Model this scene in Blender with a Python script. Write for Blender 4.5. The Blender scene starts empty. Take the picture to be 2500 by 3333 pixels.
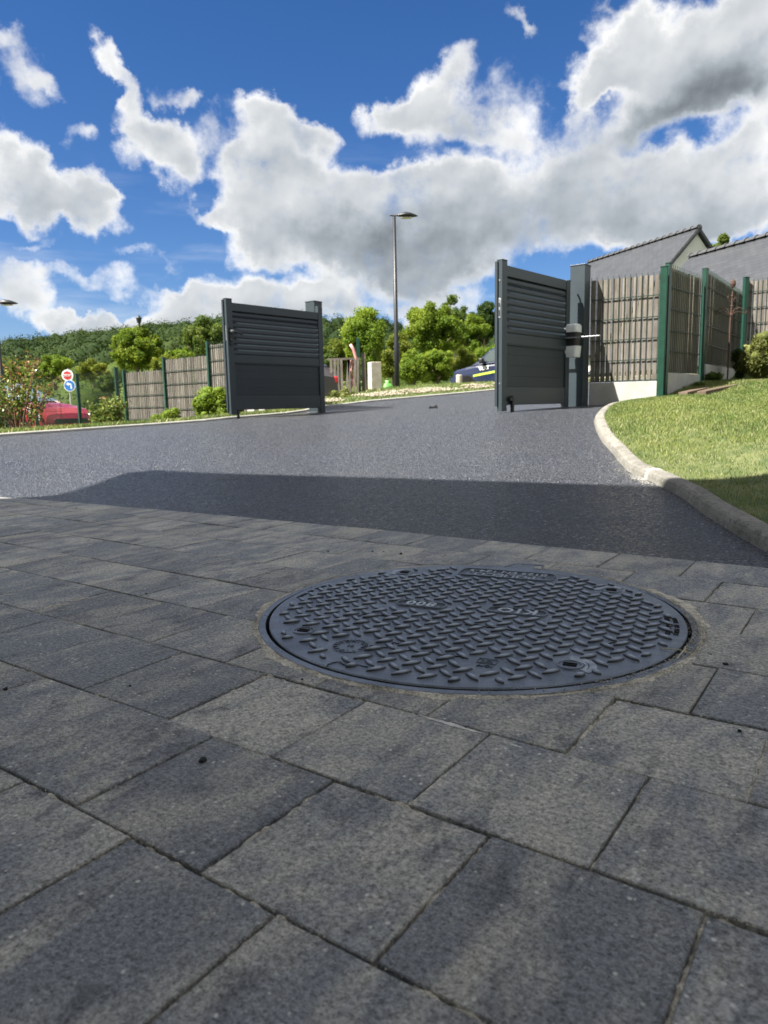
import bpy, math, random
import numpy as np
from mathutils import Vector, Matrix
rnd = random.Random(7); rng = np.random.default_rng(11)
C = bpy.context.scene.collection
scn = bpy.context.scene
PI = math.pi
# ------------------------------------------------------------------ camera
PITCH, ROLL, EYE = 0.14705, 0.0206, 0.425
fwd = Vector((0, math.cos(PITCH), -math.sin(PITCH))); rt = Vector((1, 0, 0)); dn = fwd.cross(rt)
R_ = math.cos(ROLL)*rt + math.sin(ROLL)*dn; D_ = -math.sin(ROLL)*rt + math.cos(ROLL)*dn
cam = bpy.data.cameras.new('camera'); co = bpy.data.objects.new('camera', cam); C.objects.link(co)
co.matrix_world = Matrix(((R_.x, -D_.x, -fwd.x, 0), (R_.y, -D_.y, -fwd.y, 0), (R_.z, -D_.z, -fwd.z, EYE), (0, 0, 0, 1)))
cam.sensor_fit = 'HORIZONTAL'; cam.sensor_width = 36; cam.lens = 33.84
cam.clip_start = 0.02; cam.clip_end = 9000
cam.dof.use_dof = True; cam.dof.focus_distance = 1.45; cam.dof.aperture_fstop = 13.0
scn.camera = co
scn.render.engine = 'CYCLES'
scn.view_settings.view_transform = 'Standard'; scn.view_settings.look = 'None'
scn.view_settings.gamma = 1; scn.view_settings.use_curve_mapping = False
scn.view_settings.exposure = 1.72
# ------------------------------------------------------------------ sun
SUN_EL = math.radians(52); sh = Vector((-.90, -.436)).normalized()
sdir = Vector((sh.x*math.cos(SUN_EL), sh.y*math.cos(SUN_EL), math.sin(SUN_EL)))
sun = bpy.data.lights.new('sun', 'SUN'); sun.energy = 5.0; sun.angle = math.radians(.45); sun.color = (1, .95, .86)
so = bpy.data.objects.new('sun', sun); C.objects.link(so); so.rotation_euler = sdir.to_track_quat('Z', 'Y').to_euler()
# ------------------------------------------------------------------ world: Nishita sky with procedural clouds
world = bpy.data.worlds.new('World'); scn.world = world; world.use_nodes = True
nt = world.node_tree; nt.nodes.clear()
class NT:
    def __init__(s, t): s.t = t
    def n(s, ty, **k):
        o = s.t.nodes.new(ty)
        for a, v in k.items(): setattr(o, a, v)
        return o
    def l(s, a, b): s.t.links.new(a, b)
    def m(s, op, a, b=None, c=None, clamp=False):
        o = s.n('ShaderNodeMath', operation=op, use_clamp=clamp)
        for i, v in enumerate((a, b, c)):
            if v is None: continue
            if isinstance(v, (int, float)): o.inputs[i].default_value = v
            else: s.l(v, o.inputs[i])
        return o.outputs[0]
    def v(s, op, a, b=None):
        o = s.n('ShaderNodeVectorMath', operation=op)
        for i, x in enumerate((a, b)):
            if x is None: continue
            if isinstance(x, (tuple, list)): o.inputs[i].default_value = x
            elif isinstance(x, (int, float)): o.inputs['Scale'].default_value = x
            else: s.l(x, o.inputs[i])
        return o.outputs[0]
    def noise(s, vec, scale, detail=4, rough=.5, out='Fac', w=None, dist=0):
        o = s.n('ShaderNodeTexNoise'); o.inputs['Scale'].default_value = scale
        o.inputs['Detail'].default_value = detail; o.inputs['Roughness'].default_value = rough
        o.inputs['Distortion'].default_value = dist
        if vec is not None: s.l(vec, o.inputs['Vector'])
        return o.outputs[out]
    def ramp(s, x, a, b, lo=0., hi=1., interp='SMOOTHSTEP'):
        o = s.n('ShaderNodeMapRange', interpolation_type=interp)
        s.l(x, o.inputs[0])
        for i, v in enumerate((a, b, lo, hi)): o.inputs[i+1].default_value = v
        return o.outputs[0]
    def mix(s, f, a, b, bt='MIX'):
        o = s.n('ShaderNodeMix', data_type='RGBA', blend_type=bt)
        if isinstance(f, (int, float)): o.inputs[0].default_value = f
        else: s.l(f, o.inputs[0])
        for i, x in ((6, a), (7, b)):
            if isinstance(x, (tuple, list)): o.inputs[i].default_value = (*x[:3], 1)
            else: s.l(x, o.inputs[i])
        return o.outputs[2]
W = NT(nt)
tc = W.n('ShaderNodeTexCoord').outputs['Generated']
dirv = W.v('NORMALIZE', tc)
sep = W.n('ShaderNodeSeparateXYZ'); W.l(dirv, sep.inputs[0])
az = W.m('MULTIPLY', W.m('ARCTAN2', sep.outputs[0], sep.outputs[1]), 57.2958)
el = W.m('MULTIPLY', W.m('ARCSINE', sep.outputs[2]), 57.2958)
comb = W.n('ShaderNodeCombineXYZ'); W.l(az, comb.inputs[0]); W.l(el, comb.inputs[1])
w1 = W.v('SCALE', W.v('SUBTRACT', W.noise(dirv, 7, 3, .55, 'Color'), (.5, .5, .5)), 5.5)
w2 = W.v('SCALE', W.v('SUBTRACT', W.noise(dirv, 22, 6, .62, 'Color'), (.5, .5, .5)), 3.6)
pos = W.v('MULTIPLY', W.v('ADD', W.v('ADD', comb.outputs[0], w1), w2), (1, 1, 0))
# cloud masses: azimuth, elevation, half width, half height (degrees), tilt (degrees), weight
CLOUDS = [
 (-24.24, 21.88, 3.63, 2.23, -20, 0.62), (-24.78, 23.38, 1.79, 1.01, -20, 0.5), (-22.61, 21.21, 1.87, 0.81, -30, 0.4),
 (-18.78, 22.92, 1.79, 1.12, -35, 0.95), (-17.34, 21.9, 1.83, 1.15, -50, 0.95), (-16.95, 21.02, 1.17, 1.12, 0, 0.5),
 (-14.86, 21.72, 2.9, 1.34, -20, 0.66), (-13.94, 21.25, 1.55, 1.19, 0, 0.45), (-16.44, 19.44, 3.21, 1.79, -20, 0.85),
 (-15.58, 18.25, 3.43, 2.52, -30, 1.0), (-14.58, 16.44, 2.44, 2.3, -20, 0.8), (-17.23, 17.29, 2.03, 1.79, 0, 0.5),
 (-12.44, 19.42, 1.93, 1.77, 0, 0.6), (-13.35, 17.81, 1.75, 1.81, 0, 0.4), (-20.27, 18.38, 1.56, 1.21, -10, 0.65),
 (-21.47, 17.64, 0.96, 0.87, 0, 0.35), (-25.74, 17.85, 1.79, 1.68, -30, 0.9), (-25.24, 15.76, 3.95, 2.76, 0, 1.2),
 (-22.88, 14.86, 4.11, 2.25, -25, 1.2), (-20.9, 13.57, 3.1, 1.86, -25, 1.0), (-20.76, 15.32, 1.63, 1.51, 0, 0.8),
 (-19.55, 14.48, 1.49, 0.68, 0, 0.7), (-24.7, 13.85, 3.39, 1.5, -20, 0.8), (-23.56, 17.02, 1.24, 1.15, -20, 0.4),
 (-26.12, 9.08, 3.36, 2.68, 0, 0.85), (-24.98, 7.32, 2.66, 1.94, 0, 0.8), (-22.11, 9.74, 6.17, 1.1, -10, 0.55),
 (-24.87, 11.97, 4.64, 0.68, 3, 0.42), (-19.73, 8.75, 4.04, 0.99, -5, 0.3), (-15.76, 10.61, 7.0, 0.66, -3, 0.33),
 (-9.77, 9.93, 5.89, 0.62, -2, 0.3), (-22.69, 6.29, 3.25, 1.13, 0, 1.3), (-19.87, 6.84, 3.21, 1.35, 0, 1.1),
 (-14.6, 8.24, 3.38, 1.88, 0, 1.3), (-11.21, 8.54, 4.76, 1.9, 0, 1.3), (-7.77, 8.29, 4.86, 2.03, 0, 1.4),
 (-4.62, 7.94, 3.78, 1.94, 0, 1.2), (-17.0, 6.56, 6.99, 1.38, 0, 0.7), (-9.22, 6.95, 11.16, 1.77, 0, 1.0),
 (-2.14, 7.91, 2.66, 1.59, 0, 0.6), (-9.09, 20.12, 2.51, 1.41, 0, 0.95), (-6.6, 19.48, 4.36, 1.85, 0, 1.0),
 (-4.57, 18.93, 2.57, 1.82, 0, 0.8), (-8.7, 17.85, 5.06, 2.14, 0, 0.95), (-10.78, 16.61, 2.87, 1.71, 0, 1.0),
 (-6.72, 16.56, 6.23, 2.51, 0, 1.0), (-11.95, 13.7, 3.41, 1.16, -8, 1.1), (-10.21, 14.67, 2.9, 1.6, 0, 0.8),
 (-7.5, 14.41, 6.25, 2.92, 0, 1.0), (-9.01, 11.56, 3.68, 1.85, -10, 0.7), (-9.49, 12.19, 2.2, 2.0, 0, 0.5),
 (-2.65, 14.43, 8.58, 3.59, 0, 1.1), (-4.14, 11.58, 6.38, 2.88, -15, 1.0), (1.21, 15.3, 5.59, 2.58, 0, 1.1),
 (0.41, 10.87, 7.55, 3.09, 0, 1.1), (2.91, 12.74, 8.99, 4.68, 0, 1.0), (5.73, 15.76, 5.16, 2.39, 0, 1.0),
 (8.47, 14.4, 7.31, 3.55, 0, 1.0), (9.16, 11.21, 8.82, 2.53, 10, 0.8), (2.85, 8.15, 6.07, 2.12, -10, 0.7),
 (4.98, 9.42, 7.52, 1.74, 0, 0.6), (1.76, 7.16, 3.43, 1.07, 0, 0.6), (6.38, 7.7, 4.51, 1.06, 0, 0.35),
 (0.63, 20.75, 4.04, 1.61, 10, 0.8), (3.04, 21.24, 5.48, 2.32, 15, 1.0), (5.1, 22.66, 3.98, 2.11, 20, 0.7),
 (6.44, 20.12, 5.81, 2.65, -10, 0.85), (3.01, 19.12, 3.68, 2.11, -10, 0.8), (8.46, 18.57, 5.06, 2.11, 0, 0.75),
 (10.13, 21.53, 3.9, 1.99, -10, 0.45), (9.12, 23.21, 1.77, 1.65, -20, 0.3), (11.49, 17.49, 3.2, 1.83, 0, 0.5),
 (11.8, 19.47, 2.11, 2.35, 0, 0.4), (10.26, 25.79, 1.67, 1.08, -40, 0.7), (11.08, 24.72, 1.46, 0.84, 0, 0.6),
 (8.79, 25.29, 1.06, 0.66, 0, 0.2), (13.18, 14.7, 6.37, 3.16, 0, 0.95), (16.39, 16.49, 5.12, 3.94, 0, 0.95),
 (17.42, 13.74, 6.8, 3.46, 0, 1.0), (21.14, 13.96, 6.49, 3.68, 0, 1.0), (24.4, 13.57, 6.19, 3.91, 0, 1.0),
 (26.55, 15.78, 3.56, 3.43, 0, 0.8), (16.52, 11.38, 6.92, 1.79, 3, 0.6), (22.12, 11.79, 7.09, 1.88, 8, 0.9),
 (26.72, 12.43, 3.58, 2.4, 0, 0.9), (17.74, 24.09, 3.28, 2.47, 0, 1.1), (15.94, 22.03, 3.71, 2.06, 20, 1.1),
 (15.01, 21.08, 2.39, 1.4, 0, 0.8), (19.93, 22.03, 5.46, 4.02, 0, 1.3), (23.99, 22.14, 6.06, 4.41, 0, 1.3),
 (26.13, 23.18, 4.07, 2.99, 0, 1.2), (20.94, 19.01, 5.45, 2.26, 0, 1.2), (25.28, 18.89, 4.5, 2.46, 0, 1.0),
 (14.73, 19.2, 2.06, 2.04, 0, 0.4), (14.39, 20.06, 1.38, 1.72, 0, 0.4), (-4.23, 8.95, 3.78, 1.05, 0, 0.4),
 (14.16, 23.78, 0.41, 0.32, 0, 0),
]
# shaded undersides
GREYS = [
 (1.83, 10.83, 15.13, 3.31, -3, 0.61), (6.4, 12.62, 11.72, 3.42, 0, 0.5), (11.56, 10.76, 9.68, 2.59, 8, 0.5),
 (17.45, 12.53, 9.95, 2.88, 0, 0.4), (2.85, 8.15, 6.46, 2.27, 0, 0.43), (-2.02, 12.2, 5.48, 3.03, -10, 0.36),
 (21.52, 19.33, 10.41, 3.23, 12, 0.61), (20.67, 18.24, 7.83, 2.21, 5, 0.43), (25.51, 19.62, 6.88, 3.12, 0, 0.43),
 (23.89, 12.19, 8.38, 2.37, 8, 0.36), (19.49, 17.28, 4.79, 2.64, 0, 0.22), (17.21, 21.36, 2.43, 2.13, 0, 0.22),
 (-25.17, 14.93, 4.44, 2.27, 0, 0.29), (-23.59, 13.37, 3.82, 1.57, -20, 0.25), (-25.98, 9.09, 2.98, 2.03, 0, 0.25),
 (-7.3, 18.89, 4.41, 1.16, 0, 0.22), (-6.04, 16.56, 6.7, 1.21, 0, 0.25), (-7.6, 12.21, 6.74, 2.15, -10, 0.25),
 (-15.6, 17.97, 3.33, 2.68, 0, 0.22), (-9.24, 6.61, 11.76, 1.6, 0, 0.32), (4.73, 19.63, 5.33, 2.3, 0, 0.22),
 (8.46, 19.15, 5.26, 2.3, 0, 0.22), (-24.27, 21.63, 3.68, 2.03, 0, 0.25), (-15.05, 21.3, 2.49, 1.08, 0, 0.22),
 (9.83, 14.32, 7.05, 2.49, 0, 0.25), (14.81, 15.17, 4.65, 2.81, 0, 0.22), (10.26, 25.42, 2.55, 2.01, 0, 0.22),
 (-12.63, 18.99, 2.56, 2.29, 0, 0.22),
]
sp2 = W.n('ShaderNodeSeparateXYZ'); W.l(pos, sp2.inputs[0]); PX_, PY_ = sp2.outputs[0], sp2.outputs[1]
cq = W.n('ShaderNodeCombineXYZ'); W.l(W.m('MULTIPLY', PX_, PX_), cq.inputs[0]); W.l(W.m('MULTIPLY', PX_, PY_), cq.inputs[1]); W.l(W.m('MULTIPLY', PY_, PY_), cq.inputs[2])
cl1 = W.n('ShaderNodeCombineXYZ'); W.l(PX_, cl1.inputs[0]); W.l(PY_, cl1.inputs[1]); cl1.inputs[2].default_value = 1
def dot(v, k):
    o = W.n('ShaderNodeVectorMath', operation='DOT_PRODUCT'); W.l(v, o.inputs[0]); o.inputs[1].default_value = k; return o.outputs['Value']
def blobs(L):
    """sum of weight * (1 - q)^2 over tilted ellipses, q = squared elliptic distance"""
    acc = None
    for (a, e, rx, ry, t, wt) in L:
        c_, s_ = math.cos(math.radians(t)), math.sin(math.radians(t)); ix, iy = 1/rx**2, 1/ry**2
        A = c_*c_*ix+s_*s_*iy; Bq_ = 2*c_*s_*(ix-iy); D = s_*s_*ix+c_*c_*iy
        q1 = dot(cq.outputs[0], (-A, -Bq_, -D))
        q2 = dot(cl1.outputs[0], (2*A*a+Bq_*e, 2*D*e+Bq_*a, 1-(A*a*a+Bq_*a*e+D*e*e)))
        s = W.m('MAXIMUM', W.m('ADD', q1, q2), 0.0)
        sw = W.m('MULTIPLY', s, s)
        acc = W.m('MULTIPLY', sw, wt) if acc is None else W.m('MULTIPLY_ADD', sw, wt, acc)
    return acc
fld = blobs(CLOUDS); gry = W.ramp(blobs(GREYS), 0, 1.7, 0, 1.35, 'LINEAR')
fbm = W.noise(dirv, 12, 9, .60); fbm2 = W.noise(dirv, 34, 7, .62)
# the rest of the sky, outside the picture, carries denser cloud, added for fill light
away = W.m('MAXIMUM', W.ramp(W.m('ABSOLUTE', az), 32, 44), W.ramp(el, 30, 40))
away = W.m('MULTIPLY', away, W.ramp(el, 0, 6))
gen = W.m('MULTIPLY', W.ramp(W.noise(dirv, 2.6, 3, .5), .30, .48), .95)
fld = W.m('MULTIPLY_ADD', away, gen, fld)
fldc = W.m('MINIMUM', fld, 1.0)
dens = W.m('ADD', fldc, W.m('ADD', W.m('MULTIPLY', W.m('SUBTRACT', fbm, .5), 1.5), W.m('MULTIPLY', W.m('SUBTRACT', fbm2, .5), .9)))
alpha = W.ramp(dens, .14, 1.0)
alpha = W.m('MULTIPLY', alpha, W.ramp(fld, .01, .16))
# thin high veil low in the sky
cir = W.ramp(W.noise(W.v('MULTIPLY', comb.outputs[0], (.035, .22, 1)), 1.6, 5, .55), .50, .80)
cir = W.m('MULTIPLY', W.m('MULTIPLY', cir, .42), W.m('MULTIPLY', W.ramp(el, 22, 8), W.ramp(el, 0, 4)))
alpha = W.m('MAXIMUM', alpha, cir)
offs = W.v('ADD', dirv, (-.018, -.006, .016))
rel = W.m('SUBTRACT', W.noise(offs, 11, 3, .45), W.noise(dirv, 11, 3, .45))
rel2 = W.m('SUBTRACT', W.noise(W.v('ADD', dirv, (-.004, -.001, .006)), 40, 3, .5), W.noise(dirv, 40, 3, .5))
br = W.m('ADD', .59, W.m('ADD', W.m('MULTIPLY', rel, -.42), W.m('MULTIPLY', rel2, -.12)))
br = W.m('ADD', br, W.ramp(W.m('MULTIPLY_ADD', dens, .22, W.m('MULTIPLY', fld, .62)), .15, 1.2, .27, -.08))
br = W.m('SUBTRACT', br, W.m('MULTIPLY', W.m('MINIMUM', gry, 1.1), .34))
br = W.m('MINIMUM', W.m('MAXIMUM', br, .16), 1.0)
CB = 4.35
gcol = W.mix(W.ramp(br, .25, .75), (.86, .95, 1.03), (1.0, 1.0, .99))
ccol = W.v('SCALE', gcol, 1.0); ccn = ccol.node
W.l(W.m('MULTIPLY', br, CB), ccn.inputs['Scale'])
sky = W.n('ShaderNodeTexSky'); sky.sky_type = 'NISHITA'; sky.sun_disc = False
sky.sun_elevation = SUN_EL; sky.sun_rotation = math.atan2(sh.x, sh.y) % (2*PI)
sky.air_density = 1.0; sky.dust_density = .25; sky.ozone_density = 3.0; sky.altitude = 200
skc = W.v('MULTIPLY', sky.outputs[0], (.31, .32, .38))
hs = W.n('ShaderNodeHueSaturation'); hs.inputs['Saturation'].default_value = 1.2; hs.inputs['Value'].default_value = 1.0; W.l(skc, hs.inputs['Color'])
full = W.mix(W.m('MULTIPLY', alpha, .97), hs.outputs[0], ccol)
bg = W.n('ShaderNodeBackground'); bg.inputs[1].default_value = .1; W.l(full, bg.inputs[0])
world.cycles.sampling_method = 'MANUAL'; world.cycles.sample_map_resolution = 512
wo = W.n('ShaderNodeOutputWorld'); W.l(bg.outputs[0], wo.inputs[0])
# ------------------------------------------------------------------ helpers
def tag(o, label=None, cat=None, group=None, kind=None):
    for k, v in (('label', label), ('category', cat), ('group', group), ('kind', kind)):
        if v: o[k] = v
    return o
def empty(name, loc=(0, 0, 0), parent=None):
    o = bpy.data.objects.new(name, None); C.objects.link(o); o.location = loc
    if parent: o.parent = parent
    return o
def link(name, me, m=None, parent=None, loc=None, rotz=None):
    o = bpy.data.objects.new(name, me); C.objects.link(o)
    if m is not None and not me.materials: me.materials.append(m)
    if parent: o.parent = parent
    if loc is not None: o.location = loc
    if rotz is not None: o.rotation_euler = (0, 0, rotz)
    return o
class MB:
    """collects faces; build() links them as one mesh"""
    def __init__(s): s.V = []; s.F = []; s.M = []; s.cur = 0
    def add(s, V, F):
        n = len(s.V); s.V += [tuple(v) for v in V]; s.F += [tuple(i+n for i in f) for f in F]; s.M += [s.cur]*len(F); return s
    def box(s, c, size, ax=None):
        c = Vector(c); hx, hy, hz = [q/2 for q in size]
        ax = ax or (Vector((1, 0, 0)), Vector((0, 1, 0)), Vector((0, 0, 1)))
        V = [c+ax[0]*(a*hx)+ax[1]*(b*hy)+ax[2]*(d*hz) for a in (-1, 1) for b in (-1, 1) for d in (-1, 1)]
        return s.add(V, [(0, 1, 3, 2), (4, 6, 7, 5), (0, 4, 5, 1), (2, 3, 7, 6), (0, 2, 6, 4), (1, 5, 7, 3)])
    def tube(s, pts, r, n=8, cap=True):
        pts = [Vector(p) for p in pts]; rr = r if isinstance(r, (list, tuple)) else [r]*len(pts)
        V = []; F = []; up = None
        for i, p in enumerate(pts):
            d = (pts[min(i+1, len(pts)-1)]-pts[max(i-1, 0)]).normalized()
            if up is None: up = d.orthogonal().normalized()
            a = (up-d*up.dot(d)).normalized(); up = a; b = d.cross(a)
            V += [p+(a*math.cos(2*PI*k/n)+b*math.sin(2*PI*k/n))*rr[i] for k in range(n)]
        for i in range(len(pts)-1):
            F += [(i*n+k, i*n+(k+1) % n, (i+1)*n+(k+1) % n, (i+1)*n+k) for k in range(n)]
        if cap: F += [tuple(range(n-1, -1, -1)), tuple((len(pts)-1)*n+k for k in range(n))]
        return s.add(V, F)
    def prism(s, poly, h0, h1, ox=Vector((0, 0, 0)), ax=None):
        """poly (a,b) in plane ax0,ax1, extruded along ax2 from h0 to h1"""
        ax = ax or (Vector((1, 0, 0)), Vector((0, 1, 0)), Vector((0, 0, 1)))
        n = len(poly)
        V = [ox+ax[0]*p[0]+ax[1]*p[1]+ax[2]*h for h in (h0, h1) for p in poly]
        F = [tuple(range(n-1, -1, -1)), tuple(range(n, 2*n))]+[(i, (i+1) % n, n+(i+1) % n, n+i) for i in range(n)]
        return s.add(V, F)
    def lathe(s, prof, n, c=(0, 0, 0), ax=None):
        c = Vector(c); ax = ax or (Vector((1, 0, 0)), Vector((0, 1, 0)), Vector((0, 0, 1)))
        V = [c+(ax[0]*math.cos(2*PI*k/n)+ax[1]*math.sin(2*PI*k/n))*r+ax[2]*z for (r, z) in prof for k in range(n)]
        F = [(i*n+k, i*n+(k+1) % n, (i+1)*n+(k+1) % n, (i+1)*n+k) for i in range(len(prof)-1) for k in range(n)]
        if prof[0][0] > 1e-6: F.append(tuple(range(n-1, -1, -1)))
        if prof[-1][0] > 1e-6: F.append(tuple((len(prof)-1)*n+k for k in range(n)))
        return s.add(V, F)
    def build(s, name, m=None, parent=None, smooth=False, bevel=0, loc=None):
        me = bpy.data.meshes.new(name); me.from_pydata(s.V, [], s.F)
        ms = m if isinstance(m, (list, tuple)) else [m]
        for q in ms: me.materials.append(q)
        if len(ms) > 1: me.polygons.foreach_set('material_index', s.M)
        if smooth: me.polygons.foreach_set('use_smooth', [True]*len(me.polygons))
        me.update()
        o = link(name, me, None, parent, loc)
        if bevel:
            b = o.modifiers.new('bevel', 'BEVEL'); b.width = bevel; b.segments = 2; b.limit_method = 'ANGLE'
        return o
def npmesh(name, V, F, m, parent=None, smooth=False):
    """V (n,3) array, F (m,k) array of equal-size faces"""
    me = bpy.data.meshes.new(name); V = np.asarray(V, np.float32); F = np.asarray(F, np.int32); k = F.shape[1]
    me.vertices.add(len(V)); me.vertices.foreach_set('co', V.ravel())
    me.loops.add(F.size); me.loops.foreach_set('vertex_index', F.ravel())
    me.polygons.add(len(F)); me.polygons.foreach_set('loop_start', np.arange(0, F.size, k, dtype=np.int32))
    if smooth: me.polygons.foreach_set('use_smooth', np.ones(len(F), bool))
    me.materials.append(m); me.update(calc_edges=True); me.validate()
    return link(name, me, None, parent)
# ------------------------------------------------------------------ materials
def new_mat(name):
    m = bpy.data.materials.new(name); m.use_nodes = True; t = NT(m.node_tree)
    return m, t, m.node_tree.nodes['Principled BSDF']
def setp(t, b, **k):
    for a, v in k.items():
        a = a.replace('_', ' ')
        if isinstance(v, (int, float)): b.inputs[a].default_value = v
        elif isinstance(v, tuple): b.inputs[a].default_value = (*v[:3], 1) if len(b.inputs[a].default_value) == 4 else v
        else: t.l(v, b.inputs[a])
def bump(t, b, h, strength=.5, dist=.01):
    o = t.n('ShaderNodeBump'); o.inputs['Strength'].default_value = strength; o.inputs['Distance'].default_value = dist
    t.l(h, o.inputs['Height']); t.l(o.outputs[0], b.inputs['Normal'])
def objc(t): return t.n('ShaderNodeTexCoord').outputs['Object']
def two(name, c1, c2, scale=8, rough=.6, bs=0, bscale=60, bd=.003, metal=0, spec=.5, detail=5, stretch=None, lo=.35, hi=.65):
    m, t, b = new_mat(name); oc = objc(t)
    v = t.v('MULTIPLY', oc, stretch) if stretch else oc
    c = t.mix(t.ramp(t.noise(v, scale, detail, .6), lo, hi), c1, c2)
    setp(t, b, Base_Color=c, Roughness=rough, Metallic=metal); b.inputs['Specular IOR Level'].default_value = spec
    if bs: bump(t, b, t.noise(v, bscale, 5, .6), bs, bd)
    return m
M = {}
M['steel_grey'] = two('anthracite_powder_coat', (.025, .037, .046), (.030, .043, .053), 3, .42, .12, 900, .0004, spec=.5)
M['steel_grey2'] = two('anthracite_powder_coat_panel', (.018, .027, .035), (.022, .032, .041), 3, .5, .12, 900, .0004, spec=.45)
M['green'] = two('green_painted_steel', (.006, .036, .023), (.008, .048, .031), 12, .38, 0)
M['wire'] = two('green_coated_wire', (.005, .022, .015), (.010, .032, .022), 20, .5, 0)
M['concrete'] = two('pale_concrete', (.34, .335, .305), (.43, .42, .39), 6, .85, .4, 120, .002, spec=.3)
M['black'] = two('black_plastic', (.012, .012, .014), (.018, .018, .02), 10, .45)
M['white'] = two('white_plastic', (.70, .71, .73), (.76, .77, .79), 5, .35)
M['chrome'] = two('bright_steel', (.62, .62, .60), (.72, .72, .70), 30, .25, metal=1)
M['tyre'] = two('tyre_rubber', (.018, .018, .02), (.03, .03, .03), 20, .8)
M['rust'] = two('rusty_iron', (.045, .022, .016), (.085, .045, .032), 60, .85, .5, 200, .001)
M['bark'] = two('bark', (.10, .075, .05), (.17, .13, .10), 9, .9, .8, 30, .02, stretch=(4, 4, 1))
M['stem'] = two('reddish_stem', (.13, .06, .035), (.2, .11, .06), 9, .8)
def wood_mat(name, c1, c2, c3):
    m, t, b = new_mat(name); oc = objc(t)
    r = t.n('ShaderNodeObjectInfo').outputs['Random']
    off = t.n('ShaderNodeCombineXYZ'); t.l(t.m('MULTIPLY', r, 37), off.inputs[0]); t.l(t.m('MULTIPLY', r, 11), off.inputs[2])
    v = t.v('ADD', oc, off.outputs[0])
    g = t.noise(t.v('MULTIPLY', v, (40, 40, 2.4)), 2.5, 6, .65, dist=.6)
    k = t.noise(t.v('MULTIPLY', v, (6, 6, 3)), 1.6, 3, .5)
    c = t.mix(t.ramp(g, .3, .7), c1, c2)
    c = t.mix(t.m('MULTIPLY', t.ramp(k, .45, .7), .7), c, c3)
    hs = t.n('ShaderNodeHueSaturation'); t.l(c, hs.inputs['Color']); t.l(t.m('MULTIPLY_ADD', r, .55, .72), hs.inputs['Value'])
    setp(t, b, Base_Color=hs.outputs[0], Roughness=.82); b.inputs['Specular IOR Level'].default_value = .25
    bump(t, b, g, .6, .003)
    return m
M['slat'] = wood_mat('weathered_pine', (.115, .100, .084), (.185, .165, .140), (.225, .205, .180))
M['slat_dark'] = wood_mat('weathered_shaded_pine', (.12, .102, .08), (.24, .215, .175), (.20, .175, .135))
M['plank'] = wood_mat('old_planks', (.07, .05, .036), (.13, .095, .07), (.12, .095, .075))
# pavers
def paver_mat():
    m, t, b = new_mat('grey_tan_paver'); oc = objc(t)
    r = t.n('ShaderNodeObjectInfo').outputs['Random']
    off = t.n('ShaderNodeCombineXYZ'); t.l(t.m('MULTIPLY', r, 61), off.inputs[0]); t.l(t.m('MULTIPLY', r, 23), off.inputs[1])
    v = t.v('ADD', oc, off.outputs[0])
    st = t.noise(t.v('MULTIPLY', v, (4.6, 1.6, 1)), 2.4, 4, .6, dist=.8)       # cloudy colour bands cast into each stone
    st2 = t.noise(t.v('MULTIPLY', v, (3, 2, 1)), 5.5, 6, .68)
    f = t.m('ADD', t.m('MULTIPLY_ADD', st2, .45, t.m('MULTIPLY', st, .7)), t.m('MULTIPLY', t.m('SUBTRACT', r, .5), .10))
    c = t.mix(t.ramp(f, .47, .72), (.246, .256, .272), (.485, .460, .405))
    c = t.mix(t.m('MULTIPLY', t.ramp(t.noise(t.v('MULTIPLY', v, (6, 3, 1)), 3.2, 5, .7), .52, .68), .75), c, (.125, .130, .142))
    # coarse split grain
    g1_ = t.noise(v, 170, 5, .75); g2_ = t.noise(v, 420, 3, .7)
    vc = t.n('ShaderNodeTexVoronoi'); vc.inputs['Scale'].default_value = 360; t.l(v, vc.inputs['Vector']); vcs = t.n('ShaderNodeSeparateXYZ'); t.l(vc.outputs['Color'], vcs.inputs[0])
    grain = t.m('ADD', t.ramp(g1_, .38, .62, .58, 1.34, 'LINEAR'), t.m('ADD', t.ramp(g2_, .38, .62, -.16, .18, 'LINEAR'), t.ramp(vcs.outputs[0], 0, 1, -.16, .20, 'LINEAR')))
    cs = t.v('SCALE', c, 1.0); t.l(grain, cs.node.inputs['Scale']); c = cs
    c = t.mix(t.m('MULTIPLY', t.ramp(t.noise(v, 130, 4, .8), .40, .28), .9), c, (.05, .052, .058))
    vo = t.n('ShaderNodeTexVoronoi'); vo.inputs['Scale'].default_value = 90; t.l(v, vo.inputs['Vector'])
    spk = t.m('MULTIPLY', t.ramp(vo.outputs['Distance'], .26, .12), t.ramp(t.noise(v, 34, 1, .5), .55, .62))
    c = t.mix(spk, c, (.72, .70, .64))
    wr = t.ramp(t.noise(v, 9, 5, .75), .66, .74)
    c = t.mix(t.m('MULTIPLY', wr, .5), c, (.62, .63, .60))
    hs = t.n('ShaderNodeHueSaturation'); t.l(c, hs.inputs['Color']); t.l(t.m('MULTIPLY_ADD', t.m('FRACT', t.m('MULTIPLY', r, 7.3)), .26, .90), hs.inputs['Value'])
    setp(t, b, Base_Color=hs.outputs[0], Roughness=.72); b.inputs['Specular IOR Level'].default_value = .4
    h = t.m('ADD', t.m('MULTIPLY', g1_, 1.5), t.m('MULTIPLY', g2_, .6))
    bump(t, b, h, 1.0, .006)
    return m
M['paver'] = paver_mat()
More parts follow.
